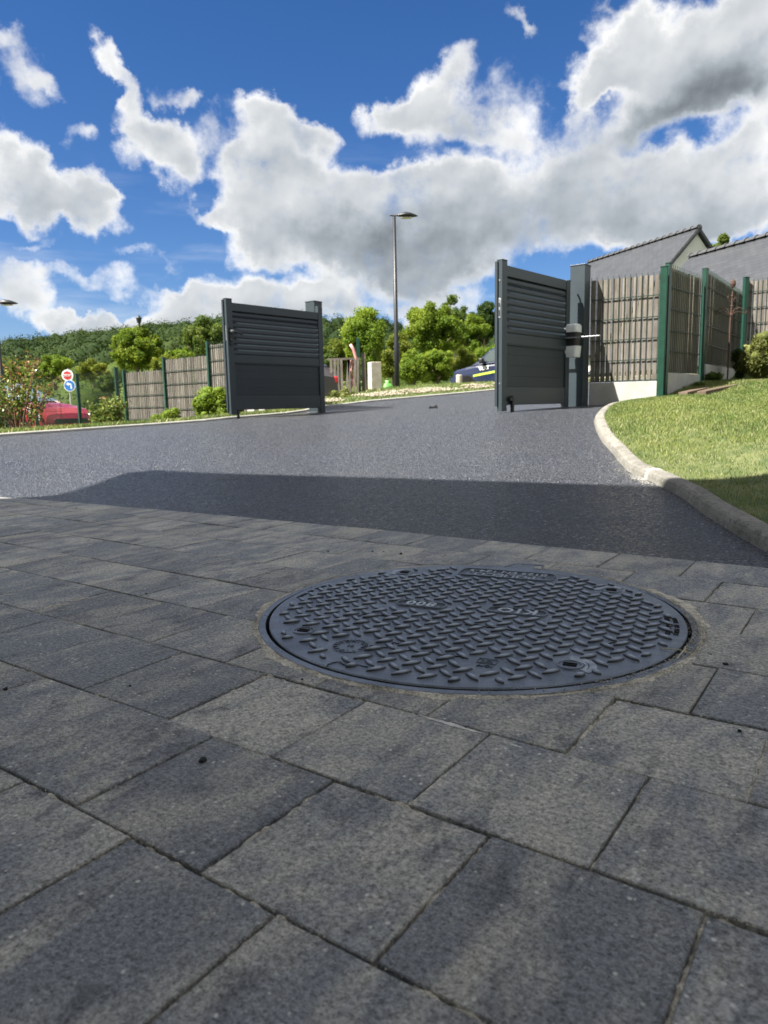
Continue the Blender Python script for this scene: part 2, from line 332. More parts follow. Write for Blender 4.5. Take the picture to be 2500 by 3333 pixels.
def sand_mat():
    m, t, b = new_mat('joint_sand'); oc = objc(t)
    n = t.noise(oc, 60, 4, .6); g = t.noise(oc, 900, 2, .7)
    c = t.mix(t.ramp(n, .35, .6), (.34, .31, .25), (.62, .565, .47))
    c = t.mix(t.m('MULTIPLY', t.ramp(g, .45, .6), .6), c, (.66, .61, .52))
    c = t.mix(t.m('MULTIPLY', t.ramp(t.noise(oc, 420, 3, .7), .5, .38), .7), c, (.13, .12, .10))
    setp(t, b, Base_Color=c, Roughness=.9); bump(t, b, g, .8, .002)
    return m
M['sand'] = sand_mat()
M['joint_dark'] = two('joint_earth', (.05, .047, .04), (.50, .45, .36), 45, .95, .8, 500, .002, lo=.40, hi=.56)
def asphalt_mat():
    m, t, b = new_mat('fresh_asphalt'); oc = objc(t)
    vo = t.n('ShaderNodeTexVoronoi'); vo.inputs['Scale'].default_value = 100; t.l(t.v('ADD', oc, t.v('SCALE', t.noise(oc, 90, 2, .5, 'Color'), .006)), vo.inputs['Vector'])
    vs = t.n('ShaderNodeSeparateXYZ'); t.l(vo.outputs['Color'], vs.inputs[0])
    c = t.mix(vs.outputs[0], (.037, .044, .062), (.106, .121, .158))
    c = t.mix(t.ramp(vs.outputs[1], .93, .97), c, (.40, .41, .44))
    c = t.mix(t.m('MULTIPLY', t.ramp(t.noise(oc, 1.2, 4, .6), .40, .68), .5), c, (.105, .110, .125))
    wear = t.noise(t.v('MULTIPLY', oc, (1, .35, 1)), 2.2, 5, .6)
    c = t.mix(t.m('MULTIPLY', t.ramp(wear, .56, .74), .30), c, (.17, .172, .18))
    c = t.mix(t.m('MULTIPLY', t.ramp(wear, .44, .30), .35), c, (.035, .037, .045))
    c = t.mix(t.ramp(vo.outputs['Distance'], .42, .62), c, (.014, .015, .020))
    setp(t, b, Base_Color=c, Roughness=t.ramp(vs.outputs[2], 0, 1, .22, .60)); b.inputs['Specular IOR Level'].default_value = .55
    h = t.m('ADD', t.ramp(vo.outputs['Distance'], .65, .1), t.m('ADD', t.m('MULTIPLY', vs.outputs[1], .8), t.m('MULTIPLY', t.noise(oc, 35, 4, .6), 1.6)))
    bump(t, b, h, 1.0, .010)
    return m
M['asphalt'] = asphalt_mat()
def kerb_mat():
    m, t, b = new_mat('kerb_concrete'); oc = objc(t)
    c = t.mix(t.ramp(t.noise(oc, 7, 5, .65), .35, .65), (.17, .163, .143), (.27, .258, .228))
    c = t.mix(t.m('MULTIPLY', t.ramp(t.noise(oc, 45, 6, .75), .50, .62), .75), c, (.08, .077, .068))
    c = t.mix(t.m('MULTIPLY', t.ramp(t.noise(oc, 160, 3, .7), .5, .66), .5), c, (.34, .325, .285))
    c = t.mix(t.m('MULTIPLY', t.ramp(t.noise(oc, 18, 5, .75), .66, .72), .6), c, (.36, .355, .33))
    setp(t, b, Base_Color=c, Roughness=.85); b.inputs['Specular IOR Level'].default_value = .3
    bump(t, b, t.noise(oc, 90, 7, .75), 1.0, .010)
    return m
M['kerb'] = kerb_mat()
M['mortar'] = two('kerb_mortar', (.25, .243, .222), (.35, .342, .318), 40, .9, .8, 120, .004)
def iron_mat():
    m, t, b = new_mat('composite_cover'); oc = objc(t)
    c = t.mix(t.ramp(t.noise(oc, 9, 5, .65), .35, .65), (.130, .148, .178), (.205, .228, .265))
    c = t.mix(t.m('MULTIPLY', t.ramp(t.noise(oc, 420, 3, .7), .56, .72), .55), c, (.30, .33, .38))
    c = t.mix(t.m('MULTIPLY', t.ramp(t.noise(oc, 24, 5, .7), .56, .74), .38), c, (.22, .22, .21))
    setp(t, b, Base_Color=c, Metallic=.9, Roughness=t.ramp(t.noise(oc, 30, 4, .6), .3, .7, .26, .46)); b.inputs['Specular IOR Level'].default_value = .85
    bump(t, b, t.noise(oc, 420, 4, .7), .8, .0016)
    return m
M['cover'] = iron_mat()
M['cover_grime_shade'] = two('cover_grime_shade', (.018, .020, .023), (.045, .050, .056), 60, .7, .5, 400, .001)  # tread skirts darker from dirt, with side shade painted in
M['cover_worn_lit'] = two('cover_worn_lit_crowns', (.22, .25, .29), (.36, .39, .43), 80, .38, .5, 500, .001, metal=.8)  # tread tops paler from wear, with caught light painted in
M['platefield'] = two('dark_plate_field', (.05, .06, .075), (.08, .09, .11), 40, .5, metal=.3)
M['worn_lit'] = two('worn_lit_lettering', (.26, .29, .33), (.42, .45, .49), 60, .4, metal=.3)  # letter faces paler from wear and from light put into the colour
M['gap'] = two('dark_gap', (.006, .006, .007), (.012, .012, .012), 30, .9)
def leaf_mat(name, cols, scale=.8, trans=.35, rough=.55, val=.35):
    """cols: dark, mid, light; variation per leaf and by clump"""
    m, t, b = new_mat(name); oc = objc(t)
    ri = t.n('ShaderNodeNewGeometry').outputs['Random Per Island']
    cl = t.noise(oc, scale, 3, .5)
    f = t.m('ADD', t.m('MULTIPLY', ri, val), t.m('MULTIPLY', t.ramp(cl, .3, .7), 1-val))
    c = t.mix(t.ramp(f, 0, .5, interp='LINEAR'), cols[0], cols[1]); c = t.mix(t.ramp(f, .5, 1, interp='LINEAR'), c, cols[2])
    setp(t, b, Base_Color=c, Roughness=rough); b.inputs['Specular IOR Level'].default_value = .35 if rough < .4 else .12
    tr = t.n('ShaderNodeBsdfTranslucent'); t.l(t.mix(1, c, (1.5, 1.5, .7), 'MULTIPLY'), tr.inputs[0])
    mx = t.n('ShaderNodeMixShader'); mx.inputs[0].default_value = trans
    t.l(b.outputs[0], mx.inputs[1]); t.l(tr.outputs[0], mx.inputs[2])
    t.l(mx.outputs[0], m.node_tree.nodes['Material Output'].inputs[0])
    return m
M['leaf_bright'] = leaf_mat('bright_leaves', ((.065, .12, .014), (.155, .22, .028), (.31, .36, .06)))
M['leaf_round'] = leaf_mat('round_tree_leaves', ((.05, .095, .012), (.12, .175, .02), (.22, .265, .04)))
M['leaf_mid'] = leaf_mat('mid_green_leaves', ((.035, .065, .016), (.08, .12, .026), (.16, .195, .055)))
M['leaf_dark'] = leaf_mat('dark_leaves', ((.02, .042, .014), (.035, .065, .018), (.07, .10, .03)))
M['leaf_yellow'] = leaf_mat('yellow_green_leaves', ((.07, .10, .018), (.16, .19, .03), (.32, .31, .06)))
M['leaf_orange'] = leaf_mat('photinia_young_leaves', ((.13, .06, .035), (.22, .11, .06), (.38, .24, .14)), 3, .3, .35, .7)
M['leaf_gloss'] = leaf_mat('photinia_green_leaves', ((.04, .075, .015), (.12, .17, .03), (.30, .32, .10)), 3, .2, .28, .7)
M['leaf_hill'] = leaf_mat('hill_wood', ((.010, .022, .007), (.020, .038, .009), (.050, .072, .016)), .025, .12, .8, .35)
M['leaf_valley'] = leaf_mat('valley_wood', ((.03, .055, .014), (.075, .11, .022), (.16, .185, .04)), .06, .2, .7, .3)
M['twig'] = leaf_mat('dry_bush_leaves', ((.06, .07, .02), (.13, .15, .04), (.24, .25, .09)), 4, .2, .6, .7)
def grass_mat(name, cs):
    m, t, b = new_mat(name); oc = objc(t)
    ri = t.n('ShaderNodeNewGeometry').outputs['Random Per Island']
    n = t.ramp(t.noise(oc, 1.3, 4, .6), .40, .64)
    c = t.mix(t.m('ADD', t.m('MULTIPLY', ri, .4), t.m('MULTIPLY', n, .6)), cs[0], cs[1])
    c = t.mix(t.m('MULTIPLY', t.ramp(t.m('FRACT', t.m('MULTIPLY', ri, 13.7)), .80, .86), t.ramp(t.noise(oc, 2.2, 3, .6), .35, .6, .25, .9)), c, cs[2])
    setp(t, b, Base_Color=c, Roughness=.5); b.inputs['Specular IOR Level'].default_value = .35
    tr = t.n('ShaderNodeBsdfTranslucent'); t.l(c, tr.inputs[0])
    mx = t.n('ShaderNodeMixShader'); mx.inputs[0].default_value = .35
    t.l(b.outputs[0], mx.inputs[1]); t.l(tr.outputs[0], mx.inputs[2])
    t.l(mx.outputs[0], m.node_tree.nodes['Material Output'].inputs[0])
    return m
M['grass'] = grass_mat('lawn_grass', ((.095, .160, .034), (.255, .292, .085), (.48, .46, .24)))
M['soil'] = two('lawn_soil', (.045, .07, .018), (.11, .12, .045), 9, .95, .5, 80, .01)
M['ground'] = two('rough_ground', (.06, .085, .03), (.14, .14, .07), .5, .95)
M['gravel'] = two('pale_gravel', (.22, .19, .14), (.40, .355, .27), 12, .9, .8, 120, .01)
# ------------------------------------------------------------------ ground levels (measured control heights)
GC = np.array([(-2.0, 3.65, 0.0), (-1.0, 3.1, 0.0), (0.0, 2.45, 0.0), (1.0, 1.78, 0.0), (1.7, 1.35, 0.0), (-1.6, 4.2, 0.025), (-0.2, 3.5, 0.03), (1.2, 2.9, 0.04), (2.0, 2.3, 0.03), (-1.0, 5.6, 0.15), (1.1, 4.5, 0.14), (2.2, 4.4, 0.17), (2.4, 6.0, 0.32), (-4.0, 3.8, 0.03), (-4.0, 1.0, 0.0), (4.0, 1.0, 0.02), (-2.0, 1.0, 0.0), (0.0, 1.0, 0.0), (2.0, 0.0, 0.0), (0.0, -3.0, 0.0), (-6.0, -3.0, 0.0), (6.0, -3.0, 0.0), (1.15, 6.2, 0.335), (1.95, 7.3, 0.375), (0.0, 7.0, 0.295), (-0.9, 8.2, 0.31), (0.0, 10.0, 0.4), (2.4, 9.5, 0.47), (-3.158, 6.0, 0.232), (-2.565, 7.0, 0.257), (-1.888, 7.7, 0.284), (-1.67, 8.2, 0.305), (-1.525, 8.1, 0.309), (-0.707, 9.2, 0.353), (-0.73, 10.2, 0.421), (0.541, 11.3, 0.528), (1.952, 12.3, 0.632), (0.322, 15.0, 0.747), (-0.121, 13.5, 0.681), (-5.5, 6.0, 0.08), (-4.3, 7.2, 0.14), (-3.6, 8.4, 0.19), (-3.0, 9.4, 0.25), (-6.0, 8.5, -0.02), (-7.0, 12.0, -0.3), (-7.5, 17.5, -0.37), (-12.0, 14.0, -0.4), (-4.5, 12.4, 0.02), (-2.7, 10.8, 0.28), (5.0, 14.0, 0.8), (6.0, 24.0, 1.05), (12.0, 26.0, 1.4), (0.0, 30.0, 1.0), (-6.0, 30.0, 0.0), (-20.0, 40.0, -1.5), (20.0, 40.0, 2.2), (0.0, 60.0, 1.0), (-60.0, 80.0, -3.0), (60.0, 80.0, 4.0), (-20.0, 0.0, -0.2), (20.0, 0.0, 0.5), (0.0, -20.0, 0.0), (-30.0, -30.0, 0.0), (30.0, -30.0, 0.0)])
LC = np.array([(1.2, 1.5, 0.08), (1.22, 2.5, 0.1), (1.33, 3.3, 0.14), (1.45, 4.2, 0.2), (1.7, 5.3, 0.32), (2.1, 6.3, 0.42), (2.6, 7.0, 0.46), (2.76, 7.05, 0.46), (2.75, 7.05, 0.466), (3.161, 7.5, 0.544), (3.435, 7.85, 0.596), (4.367, 8.9, 0.631), (4.54, 8.6, 0.629), (3.282, 6.2, 0.417), (2.442, 4.6, 0.303), (1.864, 3.5, 0.221), (1.577, 2.95, 0.158), (1.236, 2.3, 0.098), (2.233, 5.2, 0.298), (1.681, 3.9, 0.181), (2.939, 6.3, 0.425), (5.0, 9.6, 0.8), (7.0, 9.0, 0.95), (10.0, 6.0, 1.1), (6.0, 4.0, 0.7), (4.0, 3.0, 0.5), (3.0, 1.0, 0.3), (1.1, -0.8, 0.07), (2.5, -0.8, 0.15), (1.2, 0.5, 0.07), (8.0, 14.0, 1.3)])
class TPS:
    def __init__(s, P, lam=1e-3):
        s.P = P; n = len(P); K = s.k(P[:, :2], P[:, :2])+lam*np.eye(n); Q = np.c_[np.ones(n), P[:, :2]]
        A = np.block([[K, Q], [Q.T, np.zeros((3, 3))]]); s.w = np.linalg.solve(A, np.r_[P[:, 2], 0, 0, 0])
    def k(s, a, b):
        d = np.hypot(a[:, None, 0]-b[None, :, 0], a[:, None, 1]-b[None, :, 1])+1e-9; return d**2*np.log(d)
    def __call__(s, x, y):
        q = np.c_[np.ravel(x), np.ravel(y)].astype(float); return s.k(q, s.P[:, :2])@s.w[:-3]+np.c_[np.ones(len(q)), q]@s.w[-3:]
TG = TPS(GC); TL = TPS(LC)
TH = -.6124; cu, su = math.cos(TH), math.sin(TH)
def uv2w(u, v): return (u*cu-v*su, u*su+v*cu)
def edge_v(u): return 2.012-.0118*(u+.5)**2 if u < -.5 else 2.012+.01*(u+.5)
def gz(x, y):
    x = np.atleast_1d(x).astype(float); y = np.atleast_1d(y).astype(float)
    x = x.ravel(); y = y.ravel(); z = TG(x, y); v = -x*su+y*cu
    k = np.clip((v-2.0)/.5, 0, 1); return z*k-.004*(1-k)
def g1(x, y): return float(gz(x, y)[0])
def lz1(x, y): return float(TL([x], [y])[0])
def grid(name, X, Y, Z, m, parent=None, smooth=True):
    n, k = X.shape; V = np.c_[X.ravel(), Y.ravel(), Z.ravel()]
    i = np.arange(n*k).reshape(n, k)
    F = np.c_[i[:-1, :-1].ravel(), i[:-1, 1:].ravel(), i[1:, 1:].ravel(), i[1:, :-1].ravel()]
    return npmesh(name, V, F, m, parent, smooth)
# ground sheet out to the horizon
rr = np.r_[np.linspace(0, 60, 90), 75, 100, 140, 250, 600, 1500, 4000]; aa = np.linspace(0, 2*PI, 97)
RR, AA = np.meshgrid(rr, aa, indexing='ij'); X = RR*np.cos(AA); Y = 6+RR*np.sin(AA)
Z = TG(X, Y).reshape(X.shape)-.14-.45*np.clip((-X-1.2)/1.5, 0, 1)*np.clip((Y-3)/2, 0, 1)*np.clip((26-Y)/8, 0, 1); fade = np.clip((RR-50)/50, 0, 1); Z = Z*(1-fade)-4*fade
nearc = np.hypot(X, Y) < 5; Z[nearc] = np.minimum(Z[nearc], -.06)
tag(grid('ground', X, Y, Z, M['ground']), kind='structure')
# driveway asphalt, starting at the paving edge
us = np.linspace(-11, 6, 180); tt = np.r_[np.linspace(0, .5, 12), np.linspace(.6, 16, 110)]
Ug, Tg = np.meshgrid(us, tt, indexing='ij'); Vg = np.vectorize(edge_v)(Ug)+Tg+.003
Xg = Ug*cu-Vg*su; Yg = Ug*su+Vg*cu
Zg = gz(Xg, Yg).reshape(Xg.shape)
jit = (rng.random(len(us))-.5)*.006; Xg[:, 0] += jit*-su; Yg[:, 0] += jit*cu
tag(grid('driveway', Xg, Yg, Zg, M['asphalt']), kind='structure')
# ------------------------------------------------------------------ paving
MC = Vector((.175, 1.436)); RO = .431; RS = .4385
pav = tag(empty('paving'), kind='structure')
base = MB(); Bq = []
for (u, v) in ((-12, -6), (7, -6), (7, 2.05), (-12, 1.9)):
    x, y = uv2w(u, v); Bq.append((x, y, -.0095))
# bed below the pavers with an opening for the cover
nb = 96; ring = [(MC.x+(RO-.012)*math.cos(2*PI*k/nb), MC.y+(RO-.012)*math.sin(2*PI*k/nb), -.0095) for k in range(nb)]
far_ring = []
for k in range(nb):
    d = Vector((math.cos(2*PI*k/nb), math.sin(2*PI*k/nb))); best = 1e9
    for i in range(4):
        a = Vector(Bq[i][:2]); e = Vector(Bq[(i+1) % 4][:2])-a; den = d.x*e.y-d.y*e.x
        if abs(den) < 1e-9: continue
        q = a-MC; t_ = (q.x*e.y-q.y*e.x)/den; s_ = (q.x*d.y-q.y*d.x)/den
        if t_ > 0 and -1e-6 <= s_ <= 1+1e-6: best = min(best, t_)
    far_ring.append((MC.x+d.x*best, MC.y+d.y*best, -.0095))
base.add(ring+far_ring, [(k, nb+k, nb+(k+1) % nb, (k+1) % nb) for k in range(nb)])
base.build('bedding', M['joint_dark'], pav)
def clip_circle(poly, c, R):
    """outline of the convex polygon minus the circle; list of outlines"""
    pts = []
    n = len(poly)
    for i in range(n):
        a = Vector(poly[i]); b = Vector(poly[(i+1) % n]); pts.append((a, 'v'))
        d = b-a; f = a-c; A = d.dot(d); B = 2*f.dot(d); Cc = f.dot(f)-R*R; D = B*B-4*A*Cc
        if D > 0:
            for t_ in sorted(((-B-math.sqrt(D))/(2*A), (-B+math.sqrt(D))/(2*A))):
                if 1e-6 < t_ < 1-1e-6: pts.append((a+d*t_, 'x'))
    if not any(k == 'x' for _, k in pts):
        return [] if (Vector(poly[0])-c).length < R else [[Vector(p) for p in poly]]
    out = []; N = len(pts)
    inside = lambda p: (p-c).length < R-1e-7
    starts = [i for i in range(N) if pts[i][1] == 'x' and not inside((pts[i][0]+pts[(i+1) % N][0])/2)]
    for s0 in starts:
        loop = [pts[s0][0]]; i = (s0+1) % N
        while pts[i][1] == 'v': loop.append(pts[i][0]); i = (i+1) % N
        e = pts[i][0]; loop.append(e); st = pts[s0][0]
        a0 = math.atan2(e.y-c.y, e.x-c.x); a1 = math.atan2(st.y-c.y, st.x-c.x)
        da = (a1-a0+PI) % (2*PI)-PI; k = max(2, int(abs(da)/.04))
        loop += [c+Vector((math.cos(a0+da*j/k), math.sin(a0+da*j/k)))*R for j in range(1, k)]
        out.append(loop)
    return out
def clip_half(poly, nrm, d):
    out = []
    for i in range(len(poly)):
        a = Vector(poly[i]); b = Vector(poly[(i+1) % len(poly)]); fa = a.dot(nrm)-d; fb = b.dot(nrm)-d
        if fa <= 0: out.append(a)
        if fa*fb < 0: out.append(a+(b-a)*(fa/(fa-fb)))
    return out
def paver_mesh(loop, wz):
    """loop in paver-local coordinates, prism with a small chamfer"""
    c = sum(loop, Vector((0, 0)))/len(loop); n = len(loop); V = []
    def inset(d):
        r = []
        for i in range(n):
            p, a, b = loop[i], loop[i-1], loop[(i+1) % n]
            e1 = (p-a).normalized(); e2 = (b-p).normalized(); nn = Vector((-e1.y-e2.y, e1.x+e2.x))
            nn = nn.normalized() if nn.length > 1e-6 else Vector((-e1.y, e1.x))
            r.append(p+nn*d)
        return r
    for d, z in ((.0022, 0), (.0006, -.0014), (0, -.03)):
        V += [(p.x, p.y, z+wz(p)) for p in inset(d)]
    F = [tuple(range(n))]+[(k*n+(i+1) % n, k*n+i, (k+1)*n+i, (k+1)*n+(i+1) % n) for k in range(2) for i in range(n)]
    return V, F
rest = MB(); npav = 0; cand = []
for rw in range(-24, 11):
    for cl_ in range(-52, 32):
        if (cl_+rw) % 2 == 0: continue
        u0 = cl_*.1; v0 = rw*.2
        gap = .0013
        j = [rnd.uniform(-.0011, .0011) for _ in range(8)]
        poly = [Vector((u0+gap+j[0], v0+gap+j[1])), Vector((u0+.2-gap+j[2], v0+gap+j[3])), Vector((u0+.2-gap+j[4], v0+.2-gap+j[5])), Vector((u0+gap+j[6], v0+.2-gap+j[7]))]
        if v0+.2 > edge_v(u0)-.05:
            ev0, ev1 = edge_v(u0), edge_v(u0+.2); nn = Vector((-(ev1-ev0), .2)).normalized()
            poly = clip_half(poly, nn, nn.dot(Vector((u0, ev0)))-.004)
            if len(poly) < 3 or max(p.y for p in poly)-min(p.y for p in poly) < .02: continue
        cuv = Vector((MC.x*cu+MC.y*su, -MC.x*su+MC.y*cu))
        for loop in clip_circle(poly, cuv, RS):
            cen = sum(loop, Vector((0, 0)))/len(loop); x, y = uv2w(cen.x, cen.y)
            vis = y > .28 and abs(x) < .56*y+.28
            cand.append((loop, cen, x, y, vis))
for (loop, cen, x, y, vis) in cand:
    tz = rnd.gauss(0, .0009); tx = rnd.gauss(0, .004); ty = rnd.gauss(0, .004)
    wz = lambda p: tz+tx*p.x+ty*p.y
    loc = [p-cen for p in loop]
    V, F = paver_mesh(loc, wz)
    if vis and npav < 300:
        me = bpy.data.meshes.new('paver'); me.from_pydata(V, [], F); me.materials.append(M['paver'])
        link('paver', me, None, pav, (x, y, 0), TH); npav += 1
    elif abs(x) < 4.5 and -2.4 < y < 5:
        rest.add([(uv2w(a+cen.x, b+cen.y)+(c_,)) for a, b, c_ in V], F)
tag(rest.build('paving_beyond', M['paver'], pav), kind='stuff')
# sand left in the joints: short strips of uneven height
js = MB()
def sand_strip(p0, p1, w, zf):
    d = p1-p0; L = d.length; n = max(1, int(L/.006)); d.normalize(); q = Vector((-d.y, d.x))
    V = []; 
    for i in range(n+1):
        c = p0+d*(L*i/n); z = zf(c); ww = w*rnd.uniform(.6, 1.35)
        V += [(c.x-q.x*ww, c.y-q.y*ww, min(z-.002, -.001)), (c.x+rnd.uniform(-.001, .001), c.y, z), (c.x+q.x*ww, c.y+q.y*ww, min(z-.002, -.001))]
    js.add(V, [(3*i+k, 3*i+3+k, 3*i+4+k, 3*i+1+k) for i in range(n) for k in (0, 1)])
def fbmz(c, ph=0):
    a = math.sin(c.x*9+c.y*13+ph)+math.sin(c.x*31-c.y*17+1.3)+.8*math.sin(c.x*67+c.y*53)+.6*math.sin(c.x*151-c.y*97)
    return -.0050+.0021*a+rnd.uniform(-.0022, .0022)
for rw in range(-2, 10):
    v0 = rw*.2
    for cl_ in range(-36, 16):
        u0 = cl_*.1
        x, y = uv2w(u0, v0)
        if not (y > .2 and abs(x) < .6*y+.4): continue
        segs = [(uv2w(u0, v0), uv2w(u0+.1, v0))]
        if (cl_+rw) % 2: segs.append((uv2w(u0, v0+.003), uv2w(u0, v0+.197)))
        for a, b in segs:
            a = Vector(a); b = Vector(b)
            if min((a-MC).length, (b-MC).length, ((a+b)/2-MC).length) < RS+.01: continue
            if -b.x*su+b.y*cu > 1.99: continue
            sand_strip(a, b, .0030, lambda c: min(fbmz(c), .0010))
tag(js.build('joint_sand', M['sand'], pav, smooth=False), kind='stuff')
# ------------------------------------------------------------------ cover
E1 = Vector((math.cos(math.radians(-24)), math.sin(math.radians(-24)), 0)); E2 = Vector((-E1.y, E1.x, 0)); EZ = Vector((0, 0, 1))
cov = tag(empty('manhole_cover', (MC.x, MC.y, 0)), 'round dark chequered access cover set in the grey paving', 'manhole cover')
RL, RG = .4105, .4170
TAB = math.radians(64.5)      # bearing of the hinge tab on the far rim
def notch(k, n): 
    a = (2*PI*k/n-TAB+PI) % (2*PI)-PI; return a
nf = 180
fr = MB(); prof = []
def rad_in(a):   # inner edge of the frame, widened for the tab recess
    return RG+.052 if abs(a) < .085 else RG+(.052*max(0, 1-(abs(a)-.085)/.02))
def rad_out(a):
    return max(RO, rad_in(a)+.014)
rows = [(lambda a: rad_in(a), .0012), (lambda a: rad_in(a)+.0004, .0022), (lambda a: rad_in(a)+.0015, .003), (lambda a: rad_out(a)-.0015, .003), (lambda a: rad_out(a), .0015), (lambda a: rad_out(a), -.02)]
V = []
for f_, z in rows:
    for k in range(nf):
        a = notch(k, nf); th = 2*PI*k/nf; V.append((math.cos(th)*f_(a), math.sin(th)*f_(a), z))
fr.add(V, [(i*nf+k, i*nf+(k+1) % nf, (i+1)*nf+(k+1) % nf, (i+1)*nf+k) for i in range(len(rows)-1) for k in range(nf)])
fr.build('frame', M['cover'], cov)
iw = MB(); V = [(math.cos(2*PI*k/nf)*(rad_in(notch(k, nf))+.0002), math.sin(2*PI*k/nf)*(rad_in(notch(k, nf))+.0002), z) for z in (-.03, .0013) for k in range(nf)]
iw.add(V, [(k, (k+1) % nf, nf+(k+1) % nf, nf+k) for k in range(nf)]); iw.build('inner_rebate', M['gap'], cov)  # rebate wall coloured near black to paint the shade in the gap
gp_ = MB(); gp_.lathe([(0, -.028), (RG+.054, -.028)], 64); gp_.build('seat_gap', M['gap'], cov)
ld = MB(); V = []
def rl(a): return RL+.036 if abs(a) < .068 else RL+.036*max(0, 1-(abs(a)-.068)/.012)
def ztop(r): return .0045
rows = [(1, -.03), (1, .002), (.9965, .0045)]
for s_, z in rows:
    for k in range(nf):
        a = notch(k, nf); th = 2*PI*k/nf; V.append((math.cos(th)*rl(a)*s_, math.sin(th)*rl(a)*s_, z))
V.append((0, 0, .0045)); F = [(i*nf+k, i*nf+(k+1) % nf, (i+1)*nf+(k+1) % nf, (i+1)*nf+k) for i in range(2) for k in range(nf)]
F += [(2*nf+k, 2*nf+(k+1) % nf, 3*nf) for k in range(nf)]
ld.add(V, F); ld.build('lid', M['cover'], cov)
# lens-shaped treads
def lens():
    V = [(0, 0, .0056)]; n = 12; F = []
    for ring_, (sx, sy, z) in enumerate(((.60, .62, .0050), (.88, .86, .0030), (1, 1, -.0002))):
        for k in range(n):
            a = 2*PI*k/n; ca = math.cos(a); sa = math.sin(a)
            V.append((.0188*sx*ca, .0050*sy*sa*(1-.35*ca*ca), z*1.0))
    for k in range(n):
        k1 = (k+1) % n; F.append((0, 1+k, 1+k1))
        for r in range(2): F.append((1+r*n+k, 1+(r+1)*n+k, 1+(r+1)*n+k1, 1+r*n+k1))
    return V, F
LV, LF = lens()
lens_me = bpy.data.meshes.new('tread'); lens_me.from_pydata(LV, [], LF); lens_me.materials.append(M['cover_worn_lit']); lens_me.materials.append(M['cover']); lens_me.materials.append(M['cover_grime_shade']); LMI = [0 if max(f) <= 12 else (1 if max(f) <= 24 else 2) for f in LF]; lens_me.polygons.foreach_set('material_index', LMI); lens_me.polygons.foreach_set('use_smooth', [True]*len(LF))
O0 = Vector((-.0818, -.1833)); st = .04375
plates = [((.090, -.024), .124, .042), ((-.100, .046), .112, .042), ((.122, .296), .236, .074)]
rounds = [(-.332, -.116), (.119, -.324), (.329, .131), (-.126, .345)]
def clear(p, a):
    d = Vector((math.cos(a), math.sin(a)))*.017
    for q in (p, p+d, p-d):
        for (c, w, h) in plates:
            r = q-Vector(c); lx = r.x*E1.x+r.y*E1.y; ly = r.x*E2.x+r.y*E2.y
            if abs(lx) < w/2+.002 and abs(ly) < h/2+.002: return False
        for c in rounds:
            if (q-Vector(c)).length < .026: return False
        if (q-Vector((-.2392, -.2086))).length < .036 or (q-Vector((-.0104, -.3065))).length < .026: return False
    return True
tl = []
for i in range(-22, 23):
    for j_ in range(-22, 23):
        for ph, ang in ((0, 22.5), (.5, -64)):
            p = O0+Vector((E1.x, E1.y))*((i+ph)*st)+Vector((E2.x, E2.y))*((j_-ph)*st)
            if p.length > .395: continue
            a = math.radians(ang); s_ = 1.0
            if p.length > .380: s_ = .6
            if p.length > .390: continue
            if not clear(p, a): continue
            tl.append((p, a, s_))
tl.sort(key=lambda q: q[0].y)
rest = MB()
for i, (p, a, s_) in enumerate(tl):
    sc = s_*rnd.uniform(.96, 1.04)
    if i < 300:
        o = link('tread', lens_me, None, cov, (p.x, p.y, .0045), a); o.scale = (sc, rnd.uniform(.92, 1.08), rnd.uniform(.85, 1.1))
    else:
        rest.add([(p.x+(x*math.cos(a)-y*math.sin(a))*sc, p.y+(x*math.sin(a)+y*math.cos(a))*sc, .0045+z) for x, y, z in LV], LF); rest.M[-len(LF):] = LMI
tag(rest.build('far_treads', [M['cover_worn_lit'], M['cover'], M['cover_grime_shade']], cov, smooth=True), kind='stuff')
# raised lettering
def text(name, s, size, loc, rotz, m, parent, ext=.0012, spacing=1.0, align='CENTER', rot=None, offset=0, tz=0):
    cu_ = bpy.data.curves.new(name, 'FONT'); cu_.body = s; cu_.size = size; cu_.extrude = ext; cu_.align_x = align; cu_.align_y = 'CENTER'
    cu_.space_character = spacing; cu_.offset = offset; cu_.resolution_u = 2
    tmp = bpy.data.objects.new(name, cu_); C.objects.link(tmp)
    bpy.context.view_layer.update()
    me = bpy.data.meshes.new_from_object(tmp.evaluated_get(bpy.context.evaluated_depsgraph_get()))
    C.objects.unlink(tmp); bpy.data.objects.remove(tmp)
    me.name = name; me.materials.clear(); me.materials.append(m)
    o = link(name, me, None, parent, loc); o.rotation_euler = rot if rot else (0, 0, rotz)
    return o
def rim(b, w, h, r, t_, z0, z1, cx, cy, seg=5):
    """rounded rectangular bead"""
    def loop(d):
        L = []
        for (sx, sy, a0) in ((1, 1, 0), (-1, 1, PI/2), (-1, -1, PI), (1, -1, 1.5*PI)):
            for k in range(seg+1):
                a = a0+PI/2*k/seg; L.append((sx*(w/2-r)+(r-d)*math.cos(a), sy*(h/2-r)+(r-d)*math.sin(a)))
        return L
    V = []; n = 4*(seg+1)
    for d, z in ((0, z0), (.0006, z1), (t_-.0006, z1), (t_, z0)):
        for (x, y) in loop(d): V.append((cx+E1.x*x+E2.x*y, cy+E1.y*x+E2.y*y, z))
    b.add(V, [(i*n+k, i*n+(k+1) % n, (i+1)*n+(k+1) % n, (i+1)*n+k) for i in range(3) for k in range(n)])
RT = math.radians(156)
for (c, w, h) in plates:
    b = MB(); rim(b, w-.006, h-.006, min(h*.42, .018), w*.02+.01, .0044, .0047, c[0], c[1]); b.build('plate_recess', M['platefield'], cov)
    b = MB(); rim(b, w, h, min(h*.45, .02), .0035, .0044, .0088, c[0], c[1]); b.build('plate_rim', M['cover'], cov, smooth=False)
